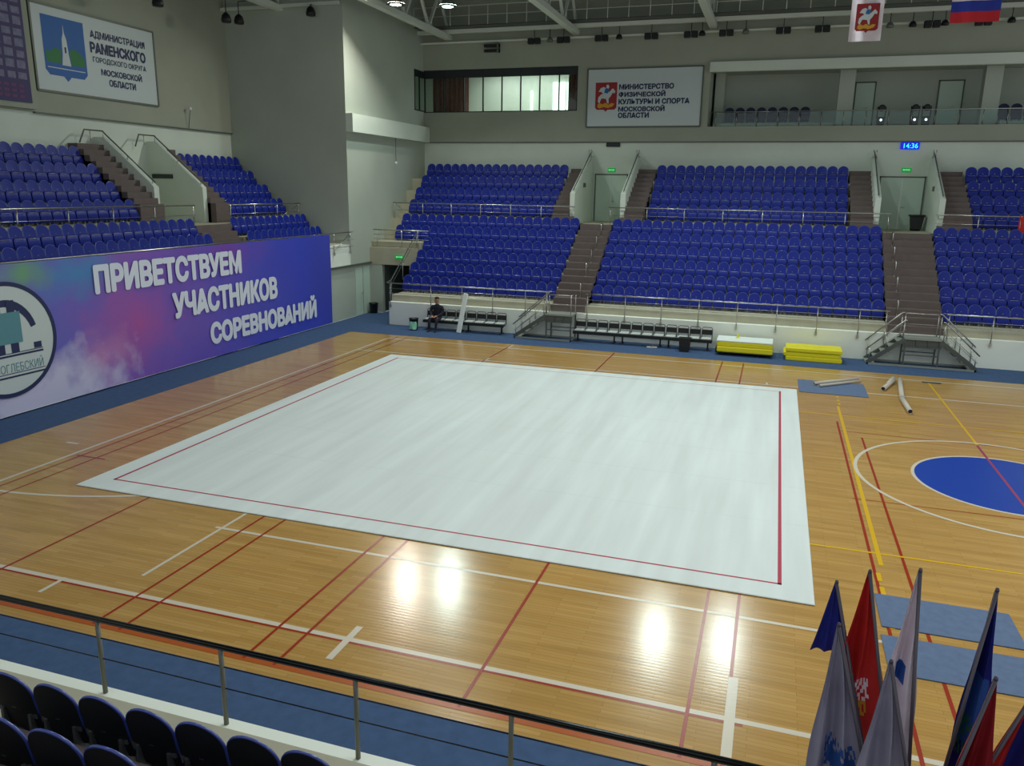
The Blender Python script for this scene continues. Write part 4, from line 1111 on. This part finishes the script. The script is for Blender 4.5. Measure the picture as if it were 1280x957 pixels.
camera_fit('small camera on a rod above the side wall trim line', (-11.9, 17.6, 9.1), (-.15, 0, -.81))
for x, z, lb, y in ((3.345, 6.2, 'small dark notice on the passage wall by the ministry-sign door', 27), (18.715, 6.25, 'small dark notice on the passage wall by the clock door', 27)):
    a = MB(); s = -1 if x > 10 else 1
    a.box(x-.012, x+.012, y-.2, y+.2, z-.1, z+.1); o = a.obj('wall_notice', M['frame']); tag(o, lb, 'notice')
o = thing('vent_grille', 'dark grille on the side-stand parapet beside the corner block', 'vent', (-12.0, 15.17, 6.15))
a = MB(); a.box(0, 1.0, -.05, -.003, 0, .17); a.obj('backing', M['dark'], o)
a = MB()
for k in range(4): a.box(0, 1.0, -.06, -.05, .02+.04*k, .035+.04*k)
a.obj('slat', M['dsteel'], o)
o = thing('vent_grille', 'small double vent high on the far wall near the tower', 'vent', (-2.6, YB-.06, 12.75))
a = MB(); a.box(0, .8, -.25, -.003, 0, .12); a.box(0, .8, -.25, -.003, .24, .36); a.obj('backing', M['dark'], o)
a = MB(); a.box(.7, .8, -.27, -.003, -.03, .40); a.obj('frame', M['frame'], o)
# balcony rail, seats and lamps
o = thing('balcony_railing', 'glass balcony railing with steel posts on the far wall', 'railing', (8.85, 28.9, 9.03))
a = MB(); a.tube([(0, .08, .66), (17, .08, .66)], .02, 8); a.obj('top_rail', M['steel'], o)
for k in range(18):
    a = MB(); a.tube([(.35+.95*k, .08, 0), (.35+.95*k, .08, .66)], .016, 6); a.obj('post', M['steel'], o)
for k in range(17):
    a = MB(); a.box(.39+.95*k, 1.26+.95*k, .074, .086, .04, .62); a.obj('glass_panel', M['glass'], o)
def copy_seat(label, x, y, z, k):
    c = copy_tree(proto); c.location = (x, y, z); c.rotation_euler = (0, 0, 0); c['label'] = label; c['group'] = 'balcony seats'; c.name = 'balcony_chair'
    for ch in c.children_recursive:
        for sl in ch.material_slots: sl.link = 'OBJECT'; sl.material = M['bseat']
a = MB(); a.box(9.05, 14.5, 29.36, 31.7, 9.05, 9.21); a.box(21.35, 25.9, 29.36, 31.7, 9.05, 9.21); struct(a, 'floor_balcony_step', M['wall_grey'])
for k in range(8): copy_seat('dark blue balcony seat, %s from the ministry sign' % ordinal(k+1), 9.75+.5*k, 30.0, 9.21, k)
for k in range(4): copy_seat('dark blue seat in the outer balcony bay, %s from its pillar' % ordinal(k+1), 21.55+.5*k, 29.9, 9.21, k)
def spot(label, x):
    o = thing('balcony_spotlight', label, 'spotlight', (x, 29.62, 9.05), group='spotlights on the balcony')
    a = MB(); a.bev(-.16, .16, -.14, .14, 0, .38, .03); a.obj('base', M['dark'], o)
    a = MB(); a.box(-.19, -.15, -.05, .05, .34, .85); a.box(.15, .19, -.05, .05, .34, .85); a.box(-.19, .19, -.05, .05, .34, .40); a.obj('yoke', M['dark'], o)
    h = MB(); h.smooth = True; h.lathe([(.08, .20), (.14, .12), (.15, -.10), (.13, -.16)], c=(0, 0, .78), axis='y', n=16); ho = h.obj('head', M['dark'], o)
    l = MB(); l.lathe([(.11, -.165), (.10, -.17)], c=(0, 0, .78), axis='y', n=16); l.obj('lens', M['nrail'], ho)
    e = MB(); e.lathe([(.055, -.01), (.04, .0)], c=(.0, -.15, .25), axis='y', n=12); e.obj('glint', M['lens'], o, label='bright white glowing disc for a lamp glint')  # emissive disc stands in for a lamp reflection in the balcony glass
spot('dark balcony spotlight nearer the ministry sign', 16.55)
spot('dark balcony spotlight farther from the ministry sign', 17.95)
spot('dark balcony spotlight beside its twin, above the clock', 18.42)

# ------------------------------------------------------------------ roof steel, floodlights, lamps
def truss(label, x, y1, z=13.4, y0=-13.5):
    a = MB(); a.box(x-.16, x+.16, y0, y1, z, z+.24); a.box(x-.12, x+.12, y0, y1, z+2.0, z+2.2)
    n = 16; L_ = (y1-y0)/n
    for k in range(n):
        ya = y0+L_*k; a.beam((x, ya, z+.2), (x, ya+L_/2, z+2.0), .12); a.beam((x, ya+L_/2, z+2.0), (x, ya+L_, z+.2), .12)
    o = a.obj('roof_beam', M['beam']); o['kind'] = 'structure'
    return o
for x, y1 in ((-9.2, 20.6), (-4.6, YB-.06), (2.2, YB-.06), (8.8, YB-.06), (15.6, YB-.06), (22.4, YB-.06)): truss('t', x, y1)
a = MB(); a.box(-6.1, XR, 28.25, 28.45, 13.62, 13.80); a.box(-6.1, XR, 28.6, 28.75, 13.2, 13.28); o = a.obj('roof_beam', M['beam']); o['kind'] = 'structure'
a = MB(); a.box(-12.1, -6.1, 20.3, 20.45, 13.5, 13.62); o = a.obj('roof_beam', M['beam']); o['kind'] = 'structure'
o = thing('catwalk', 'grey lattice catwalk railing under the roof along the far wall', 'catwalk', (-6, 27.6, 13.8))
a = MB(); a.box(0, 36, 0, .7, .02, .06); a.obj('deck', M['dsteel'], o)
a = MB(); a.tube([(0, 0, .95), (36, 0, .95)], .03, 6); a.tube([(0, 0, .5), (36, 0, .5)], .018, 6)
for k in range(37): a.tube([(k, 0, .05), (k, 0, .95)], .018, 6)
a.obj('rail', M['beam'], o)
FLD = [(.2, .28, 2), (1.0, .0, 1), (1.70, .26, 2), (3.6, .26, 2), (4.45, .12, 1), (6.0, .26, 2), (7.85, .26, 2), (8.35, .12, 1), (9.45, .26, 2), (10.3, .0, 1), (11.95, .26, 2), (13.6, .26, 2), (16.35, .0, 1), (17.25, .14, 1), (18.0, .28, 2), (18.5, .12, 1), (19.95, .26, 2), (21.0, .2, 1)]
for k, (x, w_, kind) in enumerate(FLD):
    o = thing('floodlight', 'small dark %s under the roof, %s along the far wall from the tower' % ('double floodlight' if kind == 2 else 'round floodlight', ordinal(k+1)), 'floodlight', (x, 28.35, 13.12), group='dark floodlights under the roof')
    a = MB(); a.tube([(0, 0, .08), (0, 0, .495)], .018, 6); a.obj('bracket', M['dark'], o)
    if kind == 2:
        for s in (-1, 1):
            a = MB(); a.bev(s*.17-.15, s*.17+.15, -.16, .06, -.16, .12, .03); a.obj('lamp_head', M['dark'], o)
    else:
        a = MB(); a.smooth = True; a.lathe([(.05, .14), (.12, .09), (.16, -.02), (.15, -.08)], n=14); a.obj('lamp_head', M['dark'] if w_ else M['lamp'], o)
for k, (x, y, z, lb) in enumerate(((-10.0, 17.9, 12.62, 'dark round floodlight by the side roof beam, nearer the corner'), (-10.0, 18.75, 12.72, 'dark round floodlight by the side roof beam, beside its twin'), (-10.2, 14.2, 12.5, 'dark floodlight under the roof above the administration sign'), (-7.4, 20.2, 13.2, 'flat dark floodlight at the top of the tower wall'))):
    o = thing('floodlight', lb, 'floodlight', (x, y, z), group='dark floodlights by the side beam')
    a = MB(); a.tube([(0, 0, .1), (0, 0, .3)]+([(0, .1, .32)] if k == 3 else [(0, 0, 13.45-z), (-9.365-x, 0, 13.47-z)]), .02, 6); a.obj('bracket', M['dark'], o)
    a = MB(); a.smooth = True; a.lathe([(.06, .24), (.16, .14), (.21, -.04), (.19, -.14)], n=16); a.obj('lamp_head', M['dark'], o)
for k, (x, y, z, c) in enumerate(LAMPS):
    lb = ['warm lit ceiling lamp nearest the tower, at the top edge of the view', 'cool lit ceiling lamp beside the warm one', 'lit ceiling lamp above the ministry sign, out at the top', 'lit ceiling lamp above the balcony, out at the top'][k]
    o = thing('ceiling_lamp', lb, 'lamp', (x, y, z), group='lit lamps under the roof')
    a = MB(); a.smooth = True; a.lathe([(.05, .62), (.14, .55), (.16, .36), (.30, .12), (.40, .03), (.41, .02)], n=20); a.obj('shade', M['lamp'], o)
    a = MB(); a.tube([(0, 0, .6), (0, 0, ZC-z)], .015, 6); a.obj('cord', M['dark'], o)
    bm_ = mat('lit_lamp_glass', (255, 250, 240), .3, emit=tuple(int(255*v) for v in c), es=30)
    a = MB(); a.smooth = True; a.lathe([(.36, .07), (.33, .035), (.18, .012), (.02, .005)], n=20); a.obj('lamp_glass', bm_, o)
    area('lamp_light', (x, y, z-.12), .36, 420, c, look=(.2, -.5, -1))

# ------------------------------------------------------------------ hanging flags
o = thing('hanging_flag', 'white hanging banner with a red crest, under the roof', 'flag', (14.25, 20, 11.16))
rows = [[(1.04*i/12+.0, .02*math.sin(i*.8+z), z) for i in range(13)] for z in (0, .5, 1., 1.5, 2.0, 2.4)]
a = MB(); a.grid(rows); a.grid([[(p[0], p[1]+.006, p[2]) for p in reversed(r)] for r in rows]); a.obj('cloth', M['whitefab'], o)
george(o, (.17, -.035, .33), UX, UZ, .74, .88)
a = MB(); a.tube([(-.05, 0, 2.4), (1.09, 0, 2.4)], .02, 6); a.tube([(.1, 0, 2.4), (.1, 0, 4.6)], .008, 6); a.tube([(.94, 0, 2.4), (.94, 0, 4.6)], .008, 6); a.obj('hanging_rod', M['dsteel'], o)
o = thing('hanging_flag', 'white, blue and red striped flag hanging under the roof', 'flag', (17.38, 20, 11.63))
a = MB()
for k, mm in enumerate((2, 1, 0)):
    a.m = mm
    rows = [[(1.48*i/14, .03*math.sin(i*.7+z), z) for i in range(15)] for z in (.335*k, .335*k+.17, .335*k+.335)]
    a.grid(rows); a.grid([[(p[0], p[1]+.006, p[2]) for p in reversed(r)] for r in rows])
a.obj('cloth', [M['whitefab'], M['fblue'], M['fred']], o)
a = MB(); a.tube([(-.05, 0, 1.015), (1.53, 0, 1.015)], .02, 6); a.tube([(.1, 0, 1.015), (.1, 0, 4.1)], .008, 6); a.tube([(1.38, 0, 1.015), (1.38, 0, 4.1)], .008, 6); a.obj('hanging_rod', M['dsteel'], o)
rows = [[(x_+.25*t_*k/6, .03*math.sin(k*1.3), -t_) for k, x_ in enumerate([-.02+.06*j for j in range(7)])] for t_ in (0, .3, .6, .85)]
a = MB(); a.grid(rows); a.grid([[(p[0], p[1]+.006, p[2]) for p in reversed(r)] for r in rows])
o = a.obj('red_cloth', M['redfab']); o.location = (21.62, 24.83, 5.24); tag(o, 'red cloth hung over the walkway railing at the frame edge', 'cloth')

# ------------------------------------------------------------------ flags on poles beside the near railing
def pole_flag(label, tip, le, re, y, pole_right, mats, patches=(), D=1.25, folds=3., amp=.05, tail=0.):
    tip, le, re = Vector((tip[0], y, tip[1])), Vector((le[0], y, le[1])), Vector((re[0], y, re[1]))
    pe = re if pole_right else le
    d = (pe-tip).normalized(); L_ = (tip.z-1.32)/-d.z; foot = tip+d*L_
    o = thing('pole_flag', label, 'flag', foot, group='flags on poles by the near railing')
    a = MB(); a.tube([Vector((0, 0, 0)), tip-foot], .010, 8); a.obj('pole', M['pole'], o)
    a = MB(); a.smooth = True; a.lathe([(.010, 0), (.011, .008), (.008, .02), (.002, .024)], c=tuple(tip-foot), n=10); a.obj('finial', M['pole'], o)
    a = MB(); a.lathe([(.05, 0), (.05, .02), (.025, .05), (.02, .2)], n=14); a.obj('base', M['dsteel'], o)
    dl, dr = (le-tip), (re-tip); dl = dl/abs(dl.z); dr = dr/abs(dr.z)
    wv = Vector((.009, 0, 0))
    n, mrow = 40, 44; rows = []
    for i in range(mrow+1):
        t = D*(i/mrow); row = []
        for k in range(n+1):
            q = k/n; p = tip-foot+(dl*(1-q)+dr*q)*t+wv*(2*q-1)
            e = math.sin(math.pi*min(1, q*1.0))
            off = 1.5*amp*min(1, t/.5)*(abs(math.sin(q*folds*math.pi+t*1.1+len(label)))*1.2+.5*math.sin(q*folds*.9*math.pi+1.0-t*.8)+.4)
            row.append((p.x+.012*math.sin(q*9+t*7)*t, p.y+off*e+.011, p.z))
        rows.append(row)
    a = MB(); a.grid(rows); nf = len(a.f)
    for idx in range(nf):
        i, k = divmod(idx, n); t, q = (i+.5)/mrow, (k+.5)/n
        for (t0, t1, q0, q1, mi) in patches:
            if t0 <= t <= t1 and q0 <= q <= q1 and (mi < 10 or (math.sin(i*2.1+k*1.3)+math.sin(k*2.7-i) > 0)): a.mi[idx] = mi % 10
    a.obj('cloth', [M[x] for x in mats], o)
pole_flag('short deep blue flag on a pole, behind the silver-grey flag', (12.98, 3.75), (12.90, 3.35), (13.09, 3.31), -7.45, True, ['bluefab'], D=.46, amp=.025)
pole_flag('silver-grey flag with a blue print, nearest the white carpet corner', (12.96, 3.75), (12.89, 2.84), (13.18, 2.92), -7.95, True, ['silver', 'lblue'], [(.62, .80, .28, .85, 11), (.68, .78, .35, .8, 1)], D=1.2, folds=2.2, amp=.06)
pole_flag('red flag with a pale crest, between the silver and white flags', (13.14, 3.87), (13.03, 3.17), (13.32, 2.95), -7.5, True, ['redfab', 'whitefab', 'gold'], [(.62, .74, .25, .75, 11), (.74, .86, .3, .7, 12)], D=1.15, folds=2.0, amp=.05)
pole_flag('tall white flag with a small blue print', (13.35, 4.01), (13.26, 3.24), (13.44, 2.84), -7.7, True, ['whitefab', 'lblue'], [(.46, .54, .3, .7, 1), (.58, .60, .1, .6, 11), (.66, .68, .1, .6, 11)], D=1.3, folds=1.7, amp=.04)
pole_flag('low silver-grey flag with a dark tip, in front of the white flag', (13.21, 3.65), (13.13, 2.99), (13.36, 3.04), -8.05, True, ['silver'], D=.9, folds=2.3, amp=.05)
pole_flag('tall deep blue flag with a pale green print', (13.73, 3.94), (13.63, 2.85), (13.79, 3.18), -7.65, False, ['bluefab', 'lblue', 'sgreen'], [(.42, .75, .35, .95, 1), (.62, .82, .3, .6, 12)], D=1.3, folds=1.6, amp=.04)
pole_flag('crimson flag with a pointed top, in front of the tall blue flag', (13.69, 3.63), (13.60, 3.11), (13.74, 3.15), -8.0, False, ['dredfab'], D=.95, folds=2.1, amp=.04)
pole_flag('flag with red and blue folds leaning at the frame edge', (13.93, 3.66), (13.76, 3.08), (13.97, 3.09), -7.9, False, ['bluefab', 'redfab'], [(0, 1, 0, .42, 1)], D=1.0, folds=2., amp=.04)
